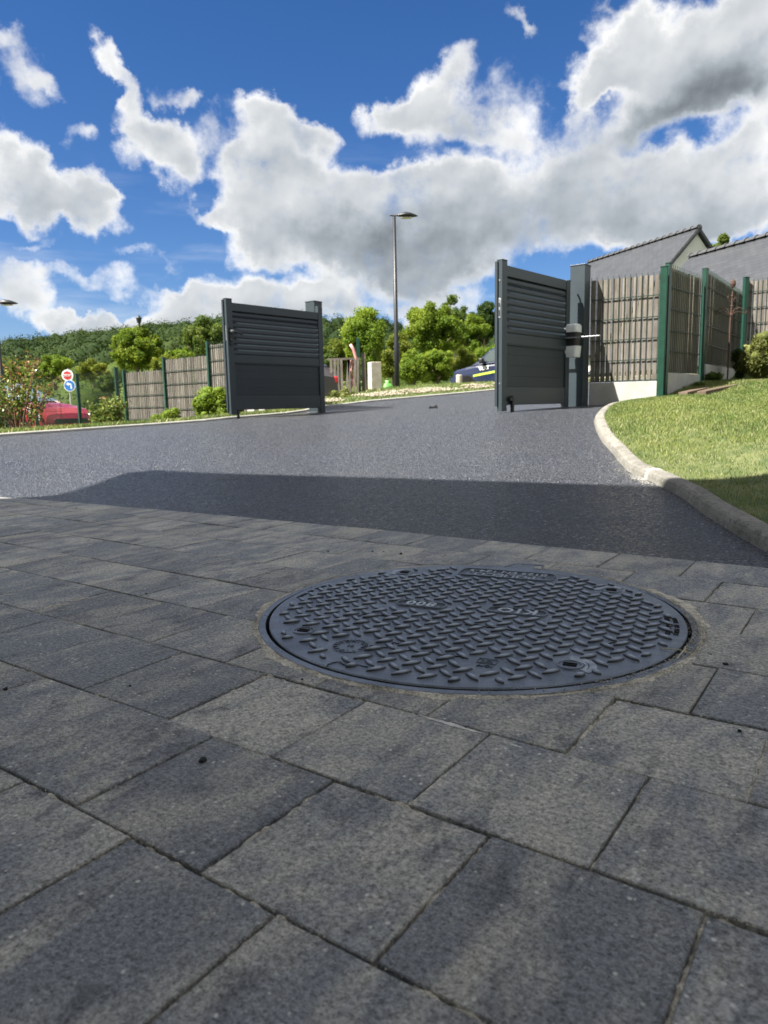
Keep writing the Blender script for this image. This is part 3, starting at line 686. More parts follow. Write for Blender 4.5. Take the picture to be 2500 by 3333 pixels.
text('raised_lettering', 'KIO', .043, (.090, -.024, .0066), RT, M['worn_lit'], cov, .0024, 1.2, offset=.0011)
text('raised_lettering', '800', .042, (-.100, .046, .0066), RT, M['worn_lit'], cov, .0024, 1.08, offset=.0009)
text('raised_lettering', 'B125 EN 124-5', .0315, (.1285, .3105, .0064), RT, M['worn_lit'], cov, .0022, 1.0)
text('raised_lettering', 'POLIECO', .037, (.1145, .279, .0064), RT, M['worn_lit'], cov, .0022, 1.02)
for c in rounds:
    b = MB(); b.lathe([(.0215, .0044), (.0208, .0072), (.0182, .0072), (.0176, .0050)], 28, (c[0], c[1], 0))
    b.lathe([(.0176, .0052), (.012, .0058), (0.0001, .0058)], 24, (c[0], c[1], 0)); b.build('lock_boss', M['cover'], cov)
    b = MB()
    for q in (-.0042, .0042): b.box((c[0]+E2.x*q, c[1]+E2.y*q, .0068), (.022, .0022, .0022), (E1, E2, EZ))
    b.build('lock_slot', M['gap'], cov)
def arc_label(c, r0, r1, a0, a1):
    b = MB(); n = 18; V = []
    for k in range(n+1):
        a = a0+(a1-a0)*k/n
        for r in (r0, r1): V.append((c[0]+r*math.cos(a), c[1]+r*math.sin(a), .0056))
        for r in (r0, r1): V.append((c[0]+r*math.cos(a), c[1]+r*math.sin(a), .0045))
    F = []
    for k in range(n): q = 4*k; F += [(q, q+1, q+5, q+4), (q+2, q, q+4, q+6), (q+1, q+3, q+7, q+5)]
    F += [(0, 2, 3, 1), (4*n, 4*n+1, 4*n+3, 4*n+2)]; b.add(V, F); return b
M['arc'] = two('worn_grey_label', (.16, .19, .24), (.30, .33, .37), 60, .5)
arc_label(rounds[1], .024, .042, -1.1, 1.3).build('lock_label', M['arc'], cov)
arc_label(rounds[2], .024, .038, .5, 2.9).build('lock_label', M['arc'], cov)
arc_label(rounds[3], .024, .038, 1.6, 3.6).build('lock_label', M['arc'], cov)
arc_label(rounds[1], .029, .0305, -.8, .4).build('label_arrow', M['gap'], cov)
# moulding date wheel with lettering round it, batch mark, rim lettering
b = MB(); c = (-.2392, -.2086)
b.lathe([(.0335, .0044), (.0330, .0062), (.0318, .0062), (.0314, .0046)], 30, (c[0], c[1], 0)); b.build('date_wheel', M['cover'], cov)
for k, ch in enumerate('KENION.DWEVI.A'):
    a = math.radians(205-k*25.5); text('raised_lettering', ch, .0125, (c[0]+.0255*math.cos(a), c[1]+.0255*math.sin(a), .0056), a-PI/2, M['cover'], cov, .0012)
text('raised_lettering', '10', .014, (c[0], c[1], .0056), RT+PI, M['cover'], cov, .0012)
b = MB(); rim(b, .034, .022, .002, .0018, .0044, .0066, -.0104, -.3005, 1); b.build('batch_mark', M['cover'], cov)
text('raised_lettering', 'CE', .017, (-.0104, -.3005, .0055), RT, M['cover'], cov, .0011)
text('raised_lettering', 'IOM', .015, (-.0170, -.3190, .0055), RT, M['cover'], cov, .0011)
M['rimtext'] = M['gap']
def arc_text(s, r, a0, step, size, flip=0):
    for k, ch in enumerate(s):
        if ch == ' ': continue
        a = a0+k*step; text('rim_lettering', ch, size, (r*math.cos(a), r*math.sin(a), .0050), a+(PI/2 if flip else -PI/2), M['rimtext'], cov, .0008)
arc_text('MADE IN ITALY', .391, math.radians(145), .0235, .014, 1)
arc_text('MADE IN ITALY', .391, math.radians(-13), -.0215, .0130, 0)
arc_text('MADE IN ITALY', .377, math.radians(-13), -.0215, .0130, 0)
# wavy casting creases on the lid
def crease(px_, seed):
    r = random.Random(seed); b = MB(); P = []
    for i in range(len(px_)-1):
        a = Vector(px_[i]); c_ = Vector(px_[i+1]); n = max(2, int((c_-a).length/.006))
        for k in range(n): q = a.lerp(c_, k/n); P.append((q.x+r.gauss(0, .0016), q.y+r.gauss(0, .0022), .0050+.0008*r.random()))
    b.tube(P, .0009, 4); return b.build('casting_crease', M['gap'], cov)
for i, L_ in enumerate([[(-0.2753, -0.304), (-0.2641, -0.2898), (-0.2421, -0.2996), (-0.2286, -0.2961), (-0.2008, -0.3186)], [(-0.2133, -0.2319), (-0.204, -0.2083), (-0.1762, -0.2246), (-0.1628, -0.196), (-0.143, -0.1972)], [(-0.2402, -0.0331), (-0.2202, -0.0153), (-0.2051, -0.0131), (-0.177, -0.0312), (-0.1381, -0.0403)], [(-0.143, -0.2408), (-0.1299, -0.2346), (-0.1195, -0.2492), (-0.091, -0.2509), (-0.0736, -0.2679), (-0.0508, -0.2738), (-0.04, -0.2876)], [(-0.0247, -0.0995), (-0.0068, -0.0978), (0.0171, -0.1168), (0.0353, -0.1236), (0.0541, -0.1361), (0.0781, -0.1459), (0.0957, -0.1525), (0.1135, -0.1644)], [(0.3173, 0.0589), (0.3416, 0.0607), (0.3547, 0.0415)], [(0.2108, -0.2218), (0.2242, -0.2202), (0.2362, -0.2234)]]): crease(L_, i)
# pale smears and chipped edges on a few pavers
def smear(a, b_, w, seed):
    r = random.Random(seed); a = Vector(a); b_ = Vector(b_); d = b_-a; n = Vector((-d.y, d.x)).normalized(); k = 16; V = []
    for i in range(k+1):
        c_ = a+d*(i/k); ww = w*math.sin(PI*(i+.4)/(k+.8))**.6
        for s_ in (-1, 1): q = c_+n*ww*s_*r.uniform(.35, 1.1); V.append((q.x, q.y, .0013))
    for i in range(k+1):
        for s_ in (0, 1): V.append((V[2*i+s_][0], V[2*i+s_][1], -.001))
    o = 2*(k+1); F = []
    for i in range(k): F += [(2*i, 2*i+1, 2*i+3, 2*i+2), (o+2*i, 2*i, 2*i+2, o+2*i+2), (2*i+1, o+2*i+1, o+2*i+3, 2*i+3)]
    return MB().add(V, F).build('mortar_smear', M['smear'], pav)
M['smear'] = two('pale_mortar_smear', (.34, .335, .31), (.52, .51, .48), 90, .9, .6, 300, .002)
for i, (a, b_, w) in enumerate([((0.0424, 0.9443), (0.1205, 0.8841), 0.0045), ((-0.3549, 0.7454), (-0.3435, 0.7654), 0.0055), ((0.1513, 0.8543), (0.1663, 0.8413), 0.003), ((0.1567, 1.2734), (0.1644, 1.2676), 0.002), ((-0.1379, 1.568), (-0.1179, 1.5783), 0.004)]): smear(a, b_, w, i)
# sandy mortar round the frame: uneven ring plus loose grains
b = MB(); n = 720; V = []
tmpf = lambda th, s: math.sin(th*7+s)+.7*math.sin(th*17+2*s)+.5*math.sin(th*41+s)+.35*math.sin(th*97+3*s)
for k in range(n):
    th = 2*PI*k/n; a = notch(k, n); ro = rad_out(a)
    wd = .012+.0045*tmpf(th, .4)+rnd.uniform(-.0025, .0025)
    if abs(th-2*PI) < .3 or th < .35: wd += .012
    for (r, z) in ((ro-.002, -.001), (ro+.0015+rnd.uniform(-.001, .001), .0018+.0008*tmpf(th, 2)+rnd.uniform(-.0006, .0006)), (ro+wd*.5, .0010+.0007*tmpf(th, 1)+rnd.uniform(-.0006, .0006)), (ro+wd, .0002), (ro+wd+.003, -.004)):
        V.append((MC.x+r*math.cos(th), MC.y+r*math.sin(th), z))
b.add(V, [(5*k+i, 5*k+i+1, 5*((k+1) % n)+i+1, 5*((k+1) % n)+i) for k in range(n) for i in range(4)])
tag(b.build('mortar_ring', M['sand'], pav), kind='stuff')
Vg_ = []; Fg_ = []
TE = np.array([(1, 1, 1), (1, -1, -1), (-1, 1, -1), (-1, -1, 1)])/1.7
def grains(cx, cy, cz, s):
    n0 = len(Vg_); q = rng.normal(size=(3, 3)); q, _ = np.linalg.qr(q); Vg_.extend((TE@q*s+np.array((cx, cy, cz))).tolist())
    Fg_.extend([(n0, n0+1, n0+2), (n0, n0+3, n0+1), (n0, n0+2, n0+3), (n0+1, n0+3, n0+2)])
for k in range(6500):
    th = rnd.uniform(0, 2*PI); a = (th-TAB+PI) % (2*PI)-PI; r = rad_out(a)+abs(rnd.gauss(.006, .006)); s_ = rnd.uniform(.0004, .0011)
    grains(MC.x+r*math.cos(th), MC.y+r*math.sin(th), .0022, s_)
for k in range(700):
    th = rnd.gauss(-.35, .5); r = rnd.uniform(RL+.001, RG+.012); grains(MC.x+r*math.cos(th), MC.y+r*math.sin(th), .0045 if r > RG else -.004, rnd.uniform(.0008, .0022))
for k in range(500):
    th = rnd.uniform(0, 2*PI); r = .40*math.sqrt(rnd.random()); grains(MC.x+r*math.cos(th), MC.y+r*math.sin(th), .0055, rnd.uniform(.0005, .0011))
for k in range(30000):
    rw = rnd.randint(-2, 9); v = rw*.2+rnd.gauss(0, .003); u = rnd.uniform(-3.4, .9)
    if rnd.random() < .4:
        cl_ = rnd.randint(-34, 9); cl_ += (cl_+rw+1) % 2; u = cl_*.1+rnd.gauss(0, .003); v = rw*.2+rnd.uniform(0, .2)
    x, y = uv2w(u, v)
    if (Vector((x, y))-MC).length < RS or y < .3 or abs(x) > .56*y+.2 or v > 1.99: continue
    if math.sin(x*9+y*13)+math.sin(x*31-y*17+1.3)+rnd.uniform(-.9, .9) < -.1: continue
    grains(x, y, .0004, rnd.uniform(.0006, .0013))
tag(npmesh('sand_grains', Vg_, Fg_, M['sand'], pav), kind='stuff')
# asphalt crumbs lying about
def crumb_mesh(seed):
    r = random.Random(seed); b = MB()
    import itertools
    V = []; n = 7
    for i, (zz, rr_) in enumerate(((0, .7), (.45, 1), (.95, .7))):
        for k in range(n): a = 2*PI*k/n+i*.3; q = rr_*r.uniform(.75, 1.2); V.append((q*math.cos(a), q*math.sin(a), zz*r.uniform(.8, 1.2)))
    b.add(V, [tuple(range(n-1, -1, -1)), tuple(2*n+k for k in range(n))]+[(i*n+k, i*n+(k+1) % n, (i+1)*n+(k+1) % n, (i+1)*n+k) for i in range(2) for k in range(n)])
    me = bpy.data.meshes.new('asphalt_crumb'); me.from_pydata(b.V, [], b.F); me.materials.append(M['gap']); return me
cm = [crumb_mesh(i) for i in range(3)]
for i, (x, y, s_) in enumerate([(-0.227, 0.826, 0.0052), (-0.593, 1.07, 0.004), (-1.363, 3.173, 0.004), (0.544, 1.111, 0.0048), (0.542, 1.159, 0.003), (0.541, 1.166, 0.0025), (-0.401, 1.074, 0.0022), (-0.167, 2.091, 0.0035), (-0.286, 2.305, 0.002), (-0.036, 2.077, 0.003), (-0.004, 2.074, 0.0025), (0.046, 2.036, 0.0045), (0.452, 0.877, 0.003), (-0.559, 1.642, 0.0025), (-1.373, 2.884, 0.0025), (-0.134, 1.086, 0.0022), (-0.355, 2.037, 0.002), (-0.147, 1.869, 0.002)]):
    o = link('asphalt_crumb', cm[i % 3], None, None, (x, y, -.0002), i*1.3); o.scale = (s_, s_, s_*.85)
    tag(o, 'small black asphalt crumb lying loose on the shaded grey paving', 'crumb', 'asphalt crumbs scattered on the paving')
# dry stalk on the cover's rim
b = MB()
b.tube([(.29, -.255, .006), (.315, -.277, .010), (.335, -.287, .006)], .0009, 5); b.tube([(.335, -.250, .006), (.327, -.272, .011), (.300, -.302, .004)], .0008, 5)
so_ = b.build('dry_grass_stalk', two('straw', (.42, .38, .24), (.55, .5, .34), 30, .8), None, loc=(MC.x, MC.y, 0)); tag(so_, 'dry straw stalk caught on the right rim of the manhole cover', 'stalk')
# ------------------------------------------------------------------ kerb on the right
KB = [(0.94, -1.0), (0.96, 0.2), (1.0, 1.2), (1.01, 1.5), (1.059, 1.96), (1.08, 2.16), (1.12, 2.48), (1.182, 2.84), (1.213, 3.26), (1.219, 3.58), (1.329, 4.18), (1.42, 4.72), (1.554, 5.32), (1.663, 5.66), (1.974, 6.42), (2.2, 6.9), (2.37, 7.2)]
def resample(P, step):
    P = [Vector(p) for p in P]; out = []; 
    def cr(p0, p1, p2, p3, t): return .5*((2*p1)+(-p0+p2)*t+(2*p0-5*p1+4*p2-p3)*t*t+(-p0+3*p1-3*p2+p3)*t**3)
    for i in range(len(P)-1):
        p0 = P[max(i-1, 0)]; p3 = P[min(i+2, len(P)-1)]; n = max(1, int((P[i+1]-P[i]).length/step))
        for k in range(n): out.append(cr(p0, P[i], P[i+1], p3, k/n))
    out.append(P[-1]); return out
kp = resample([Vector((k[0], k[1])) for k in KB], .06)
kn = []
for i in range(len(kp)):
    d = (kp[min(i+1, len(kp)-1)]-kp[max(i-1, 0)]).normalized(); kn.append(Vector((d.y, -d.x)))
kerb = tag(empty('kerb'), kind='structure')
KPROF = [(-.002, -.05), (.0, .0), (.004, .022), (.010, .036), (.020, .043), (.038, .046), (.062, .0465), (.072, .043), (.076, .032), (.076, -.05)]
def kerb_piece(i0, i1, name, m, grow=0):
    b = MB(); V = []; L = len(KPROF)
    for i in range(i0, i1+1):
        z0 = g1(kp[i].x, kp[i].y)
        for (o_, h) in KPROF:
            w = .95+.1*(i-i0)/max(1, i1-i0)
            p = kp[i]+kn[i]*(o_*1.02-grow); V.append((p.x+rnd.uniform(-.0008, .0008), p.y+rnd.uniform(-.0008, .0008), z0+h+grow+rnd.uniform(-.0006, .0006)))
    F = [(a*L+c_, a*L+c_+1, (a+1)*L+c_+1, (a+1)*L+c_) for a in range(i1-i0) for c_ in range(L-1)]
    F += [tuple(range(L)), tuple(reversed(range((i1-i0)*L, (i1-i0+1)*L)))]
    b.add(V, F); return b.build(name, m, kerb, smooth=False)
cuts = [0]; acc = 0
JY = 3.30
for i in range(1, len(kp)):
    acc += (kp[i]-kp[i-1]).length
    if acc > .98 or (kp[i-1].y < JY <= kp[i].y): cuts.append(i); acc = 0
if cuts[-1] != len(kp)-1: cuts.append(len(kp)-1)
for a, b_ in zip(cuts[:-1], cuts[1:]):
    kerb_piece(a, b_, 'kerb_stone', M['kerb'])
# pale mortar joint where the two runs meet, with mortar spilt on the asphalt
jc = min(range(len(kp)), key=lambda i: abs(kp[i].y-JY))
jb = MB(); V = []; L = len(KPROF)
for s_ in (-.016, -.006, .006, .016):
    d = Vector((-kn[jc].y, kn[jc].x)); z0 = g1(kp[jc].x, kp[jc].y)
    for (o_, h) in KPROF:
        lift = .004 if abs(s_) < .01 else -.004
        p = kp[jc]+kn[jc]*(o_*1.02-lift)+d*(s_+rnd.uniform(-.003, .003)); V.append((p.x, p.y, z0+h+lift))
jb.add(V, [(a*L+c_, a*L+c_+1, (a+1)*L+c_+1, (a+1)*L+c_) for a in range(3) for c_ in range(L-1)]); jb.build('mortar_joint', M['mortar'], kerb)
Vg_.clear(); Fg_.clear()
for k in range(1000):
    q = rnd.gauss(0, .35); i = min(len(kp)-1, max(0, jc+int(q/.06))); p = kp[i]-kn[i]*abs(rnd.gauss(.0, .022))+Vector((rnd.gauss(0, .02), rnd.gauss(0, .02)))
    grains(p.x, p.y, g1(p.x, p.y)+.001, rnd.uniform(.001, .0035)*(1.4 if abs(q) < .15 else .8))
tag(npmesh('mortar_crumbs', Vg_, Fg_, M['mortar'], kerb), kind='stuff')
# ------------------------------------------------------------------ lawn
rows_ = [0, .02, .06, .15, .3, .5, .8, 1.2, 1.7, 2.3, 3, 4, 5.5, 7.5, 10]
Xl = []; Yl = []; Zl = []
for i, p in enumerate(kp):
    q = p+kn[i]*.068; dirr = Vector((1, -.05+.15*min(1, i/len(kp)/.4))) if i < len(kp)*.7 else Vector((1, .10-.5*(i/len(kp)-.7)))
    for r in rows_:
        w = q+dirr*r; Xl.append(w.x); Yl.append(w.y)
z = TL(np.array(Xl), np.array(Yl)); zk = gz(np.array([p.x for p in kp]), np.array([p.y for p in kp]))+.036
z = z.reshape(len(kp), -1); rw_ = np.array(rows_); bl = np.clip(rw_/.5, 0, 1)
z = z*bl+zk[:, None]*(1-bl)
X_ = np.array(Xl).reshape(len(kp), -1); Y_ = np.array(Yl).reshape(len(kp), -1)
def lawn_z(x, y):
    d = np.min(np.hypot(x[:, None]-np.array([p.x for p in kp])[None, :], y[:, None]-np.array([p.y for p in kp])[None, :]), axis=1)
    i = np.argmin(np.hypot(x[:, None]-np.array([p.x for p in kp])[None, :], y[:, None]-np.array([p.y for p in kp])[None, :]), axis=1)
    b_ = np.clip((d-.068)/.5, 0, 1); return TL(x, y)*b_+zk[i]*(1-b_), d, i
tag(grid('lawn', X_, Y_, z, M['soil']), kind='structure')
def blades(name, x, y, zz, hh, ww, m, parent=None):
    n = len(x); a = rng.uniform(0, 2*PI, n); lean = rng.uniform(.1, .9, n); b2 = rng.uniform(0, 2*PI, n)
    dx = np.cos(a)*ww/2; dy = np.sin(a)*ww/2; tx = np.cos(b2)*lean*hh; ty = np.sin(b2)*lean*hh
    V = np.empty((n, 5, 3)); 
    V[:, 0] = np.c_[x-dx, y-dy, zz-.004]; V[:, 1] = np.c_[x+dx, y+dy, zz-.004]
    V[:, 2] = np.c_[x+dx*.8+tx*.4, y+dy*.8+ty*.4, zz+hh*.6]; V[:, 3] = np.c_[x+tx, y+ty, zz+hh]; V[:, 4] = np.c_[x-dx*.8+tx*.4, y-dy*.8+ty*.4, zz+hh*.6]
    F = np.arange(n*5).reshape(n, 5)
    return tag(npmesh(name, V.reshape(-1, 3), F, m, parent), kind='stuff')
N = 560000; yy = -.5+10.2*rng.random(N)**.95; xx = .95+rng.random(N)*6.5
keep = (xx < .57*yy+.35) | ((xx < .57*yy+2.6) & (rng.random(N) < .35)); xx = xx[keep]; yy = yy[keep]
zz, dd, ii = lawn_z(xx, yy); kxy = np.array([(p.x, p.y) for p in kp]); knn = np.array([(p.x, p.y) for p in kn])
side = (xx-kxy[ii, 0])*knn[ii, 0]+(yy-kxy[ii, 1])*knn[ii, 1]
# the right fence line bounds the lawn
fa = np.array([(2.109, 7.42), (2.712, 7.08), (3.389, 7.84), (4.688, 9.62), (5.957, 9.103)])
def behind(x, y):
    m_ = np.zeros(len(x), bool); yy_ = np.interp(x, fa[:, 0], fa[:, 1]); return y > yy_-.03
keep = (side > .066) & ~behind(xx, yy)
xx, yy, zz, dd, side = xx[keep], yy[keep], zz[keep], dd[keep], side[keep]
hh = rng.uniform(.009, .023, len(xx))*(1-.45*np.exp(-side/.25)); far = np.clip(yy/3.5, .8, 2.4)
blades('lawn_grass', xx, yy, zz, hh*np.clip(far, .9, 1.3), .0024*far, M['grass'])
# ------------------------------------------------------------------ left verge and far verge, with flush edging
LE = [(-5.2, 4.0), (-4.0, 5.1), (-3.169, 6.02), (-2.857, 6.4), (-2.572, 7.02), (-2.263, 7.48), (-1.922, 7.84), (-1.706, 8.38), (-1.2, 9.0), (-0.95, 9.6)]
FE = [(-1.6, 9.6), (-0.731, 10.22), (-0.17, 10.92), (0.541, 11.3), (1.311, 11.78), (1.956, 12.32), (2.7, 12.8), (4.5, 13.9), (9, 16.5)]
def drop(d, k): return k*(np.clip(d-.3, 0, 2.2)*.13+np.clip(d-2.5, 0, 6)*.03)
def verge(name, E, out, dists, lift, m, k=0):
    P = resample([Vector((e[0], e[1])) for e in E], .25)
    X = np.array([[p.x+out[0]*d for d in dists] for p in P]); Y = np.array([[p.y+out[1]*d for d in dists] for p in P])
    Z = gz(X, Y).reshape(X.shape)+lift-drop(np.array(dists), k)[None, :]
    return P, tag(grid(name, X, Y, Z, m), kind='structure')
LP, _ = verge('left_verge', LE, (-.75, .66), [0, .15, .4, .8, 1.5, 2.5, 4, 6.5, 10, 16, 26], .022, M['soil'], 1)
FP, _ = verge('far_verge', FE, (-.28, .96), [0, .15, .4, .8, 1.5, 2.5, 4, 6.5, 10, 16, 26], .022, M['soil'])
def edging(P, out, nm):
    root = tag(empty(nm), kind='structure'); acc = 0; st_ = 0; prof = [(-.0, -.04), (0, .018), (.008, .026), (.05, .026), (.058, .018), (.058, -.04)]
    cuts = [0]
    for i in range(1, len(P)):
        acc += (P[i]-P[i-1]).length
        if acc > .95: cuts.append(i); acc = 0
    if cuts[-1] != len(P)-1: cuts.append(len(P)-1)
    for a, b_ in zip(cuts[:-1], cuts[1:]):
        b = MB(); V = []
        for i in range(a, b_+1):
            d = (P[min(i+1, len(P)-1)]-P[max(i-1, 0)]).normalized(); n_ = Vector((-d.y, d.x))
            if n_.dot(Vector(out)) < 0: n_ = -n_
            q0 = P[i]+(d*.004 if i == a else (-d*.004 if i == b_ else d*0)); z0 = g1(q0.x, q0.y)
            for (o_, h) in prof: V.append((q0.x-n_.x*.03+n_.x*o_, q0.y-n_.y*.03+n_.y*o_, z0+h))
        L = 6; b.add(V, [(k*L+c_, k*L+c_+1, (k+1)*L+c_+1, (k+1)*L+c_) for k in range(b_-a) for c_ in range(5)]+[tuple(range(L)), tuple(reversed(range((b_-a)*L, (b_-a+1)*L)))])
        b.build('edging_stone', M['concrete'], root)
edging(LP, (-.75, .66), 'left_edging'); edging(FP, (-.28, .96), 'far_edging')
def verge_grass(name, P, out, n, w0, w1, h0, h1, seed, k=0):
    t = rng.random(n)*(len(P)-1.001); i = t.astype(int); f = t-i; A = np.array([(p.x, p.y) for p in P])
    base_ = A[i]*(1-f[:, None])+A[i+1]*f[:, None]; d = w0+(w1-w0)*rng.random(n)**1.6
    x = base_[:, 0]+out[0]*d; y = base_[:, 1]+out[1]*d; z = gz(x, y)+.022-drop(d, k)
    blades(name, x, y, z, rng.uniform(h0, h1, n), .008, M['grass'])
verge_grass('left_verge_grass', LP, (-.75, .66), 22000, .03, 1.3, .02, .05, 1, 1)
verge_grass('far_verge_grass', FP, (-.28, .96), 26000, .05, 4.5, .015, .045, 2)
# pale gravel strip on the far verge
Vg_.clear(); Fg_.clear()
for k in range(5200):
    t = rnd.random()*(len(FP)-1.01); i = int(t); p = FP[i]*(1-(t-i))+FP[i+1]*(t-i); d = rnd.uniform(.25, 1.15)
    if math.sin(t*1.7)+math.sin(t*.6+d*2)+rnd.uniform(-.8, .8) < -.35: continue
    x, y = p.x-.28*d, p.y+.96*d; grains(x, y, g1(x, y)+.045, rnd.uniform(.012, .030))
tag(npmesh('verge_gravel', Vg_, Fg_, M['gravel']), kind='stuff')
# ------------------------------------------------------------------ gate leaves
A_ = Vector((.652, .758, 0)).normalized(); N_ = Vector((A_.y, -A_.x, 0))
def leaf(root, L, zb, left, ground):
    """local frame: x along the leaf (free end to hinge), y towards the viewer side, z up"""
    X, Yv = Vector((1, 0, 0)), Vector((0, -1, 0))
    T_ = .05; z_rail = zb+1.165
    def bx(name, x0, x1, y0, y1, z0, z1, m=M['steel_grey'], bev=.0025):
        return MB().box(((x0+x1)/2, (y0+y1)/2, (z0+z1)/2), (x1-x0, y1-y0, z1-z0)).build(name, m, root, bevel=bev)
    bx('free_stile', 0, .083, 0, T_, zb-.052, z_rail+.034)
    bx('stile_cap', -.003, .086, -.003, T_+.003, z_rail+.0345, z_rail+.042)
    bx('meeting_profile', -.014, -.001, T_-.012, T_+.014, zb-.01, z_rail+.028, M['steel_grey2'])
    hs_ = .075
    bx('hinge_stile', L-hs_, L, 0, T_, zb-.06 if left else zb-.04, z_rail+(.075 if left else .004))
    bx('top_rail', .084, L-hs_-.001, .004, T_-.004, z_rail-.087, z_rail)
    zl = z_rail-.087-.47
    bx('middle_rail', .084, L-hs_-.001, .004, T_-.004, zl-.085, zl)
    bx('bottom_rail', .084, L-hs_-.001, .004, T_-.004, zb, zb+.155)
    bx('bead', .084, L-hs_-.001, .002, .010, zl-.098, zl-.0855, M['steel_grey2'], .002)
    for k in range(8):      # louvres: slanted blades, each overlapping the next
        z1_ = z_rail-.087-.05875*k; x0, x1 = .085, L-hs_-.002
        prof = [(.040, z1_+.010), (.036, z1_+.012), (.012, z1_-.018), (.006, z1_-.044), (.008, z1_-.054), (.016, z1_-.0585), (.020, z1_-.054), (.016, z1_-.040)]
        b = MB(); n = len(prof)
        V = [(x, q[0], min(q[1], z_rail-.088)) for x in (x0, x1) for q in prof]
        b.add(V, [tuple(range(n-1, -1, -1)), tuple(range(n, 2*n))]+[(i, (i+1) % n, n+(i+1) % n, n+i) for i in range(n)])
        b.build('louvre', M['steel_grey2'], root)
    bx('sun_block_sheet', .0845, L-hs_-.0015, T_-.0115, T_-.006, zb+.10, zl-.02, M['steel_grey2'], 0)  # added sheet behind the boards, stops sun leaking through the gaps
    zp0 = zb+.156; zp1 = zl-.086; h = (zp1-zp0)/4
    for k in range(4):
        bx('board', .0845, L-hs_-.0015, .016, T_-.012, zp0+k*h+.0004, zp0+(k+1)*h-.0004, M['steel_grey2'], .0006)
    return z_rail
# local +y must point away from the viewer side: viewer-side face is local y=0
def leaf_root(F, z, name, label):
    o = empty(name, (F[0], F[1], z)); o.rotation_euler = (0, 0, math.atan2(A_.y, A_.x)); return tag(o, label, 'gate leaf', None)
GR = leaf_root((1.028, 6.25), -.022, 'gate_leaf', 'right dark grey gate leaf with steel strike plate on its edge, beside the motor box')
zr = leaf(GR, 1.25, .425, False, .335)
def small(root, name, c, s, m, bev=.001): return MB().box(c, s).build(name, m, root, bevel=bev)
b = MB().box((-.0015, .025, 1.235), (.003, .022, .165)).box((-.002, .018, 1.285), (.004, .016, .05)); b.build('strike_plate', M['chrome'], GR, bevel=.002)
b = MB().box((-.0036, .025, 1.262), (.003, .010, .034)).box((-.0036, .025, 1.195), (.003, .009, .050)); b.build('strike_slot', M['gap'], GR)
for z_ in (1.46, 1.405-.0, .605):
    if z_ == 1.405: continue
    MB().lathe([(.0085, 0), (.0075, .003), (.0001, .0045)], 14, (0, .025, z_), (Vector((0, 1, 0)), Vector((0, 0, 1)), Vector((-1, 0, 0)))).build('screw', M['chrome'], GR)
b = MB().box((.135, -.014, .475), (.075, .022, .028)).box((.150, -.014, .420), (.026, .026, .165)).box((.150, -.014, .345), (.030, .030, .016))
b.build('drop_bolt', M['black'], GR, bevel=.002)
MB().tube([(1.225, .02, .385), (1.225, .02, .43)], .018, 12).build('bottom_pivot', M['chrome'], GR)
MB().tube([(1.235, .02, 1.585), (1.27, .02, 1.60), (1.30, .03, 1.60)], .009, 8).build('top_hinge', M['black'], GR)
GL = leaf_root((-1.672, 8.1), 0, 'gate_leaf', 'left dark grey gate leaf with black lever handle near its free edge')
leaf(GL, 1.47, .405, True, .306)
b = MB().lathe([(.017, 0), (.017, .022), (.010, .024), (.010, .045)], 14, (.045, 0, 1.26), (Vector((1, 0, 0)), Vector((0, 0, 1)), Vector((0, -1, 0)))); b.build('handle_rose', M['chrome'], GL)
MB().tube([(.045, -.048, 1.252), (.075, -.052, 1.250), (.12, -.050, 1.240), (.165, -.048, 1.232)], .010, 8).build('lever', M['black'], GL)
b = MB().box((.045, -.006, 1.205), (.036, .010, .19)).lathe([(.010, 0), (.010, .012)], 12, (.045, -.011, 1.165), (Vector((1, 0, 0)), Vector((0, 0, 1)), Vector((0, -1, 0)))); b.build('lock_plate', M['black'], GL, bevel=.002)
b = MB().box((.110, .02, .345), (.024, .024, .125)).box((.110, .02, .300), (.034, .03, .02)); b.build('drop_bolt', M['black'], GL, bevel=.002)
b = MB().box((1.38, .02, .37), (.02, .03, .08)).box((1.445, .02, .352), (.05, .04, .022)); b.build('bottom_pivot', M['black'], GL)
b = MB().box((-.0015, .025, 1.24), (.003, .020, .16)); b.build('strike_plate', M['chrome'], GL)
# pillars
GD = Vector((.805, -.593, 0)).normalized(); GN = Vector((GD.y, -GD.x, 0))      # along the gate line, and across (towards the viewer)
def pillar(c, zb, zt, label):
    o = tag(empty('gate_pillar', (c[0], c[1], 0)), label, 'gate pillar'); ax = (GD, GN, Vector((0, 0, 1)))
    MB().box((0, 0, (zb+zt)/2-.005), (.15, .15, zt-zb), ax).build('shaft', M['steel_grey'], o, bevel=.003)
    MB().box((0, 0, zt+.001), (.158, .158, .010), ax).build('cap', M['steel_grey'], o, bevel=.002)
    MB().box((0, 0, zb+.012), (.20, .20, .012), ax).build('foot_plate', M['steel_grey2'], o)
    return o
PR_ = Vector((1.980, 7.360, 0)); PL_ = Vector((-0.838, 9.450, 0))
pillar(PR_, .355, 1.735, 'dark grey square post carrying the gate motor, between the right leaf and the slatted fence')
pillar(PL_, .33, 1.735, 'dark grey square post just showing above the hinge end of the left gate leaf')
pl2 = tag(empty('gate_stop', (0.636, 9.02, 0.371)), 'small black stop block on the asphalt in the middle of the gateway', 'gate stop')
b = MB().box((0, 0, .012), (.11, .06, .024)).box((.03, 0, .03), (.03, .05, .02)).box((-.035, 0, .026), (.02, .04, .012)); b.build('stop_block', M['black'], pl2, bevel=.004)
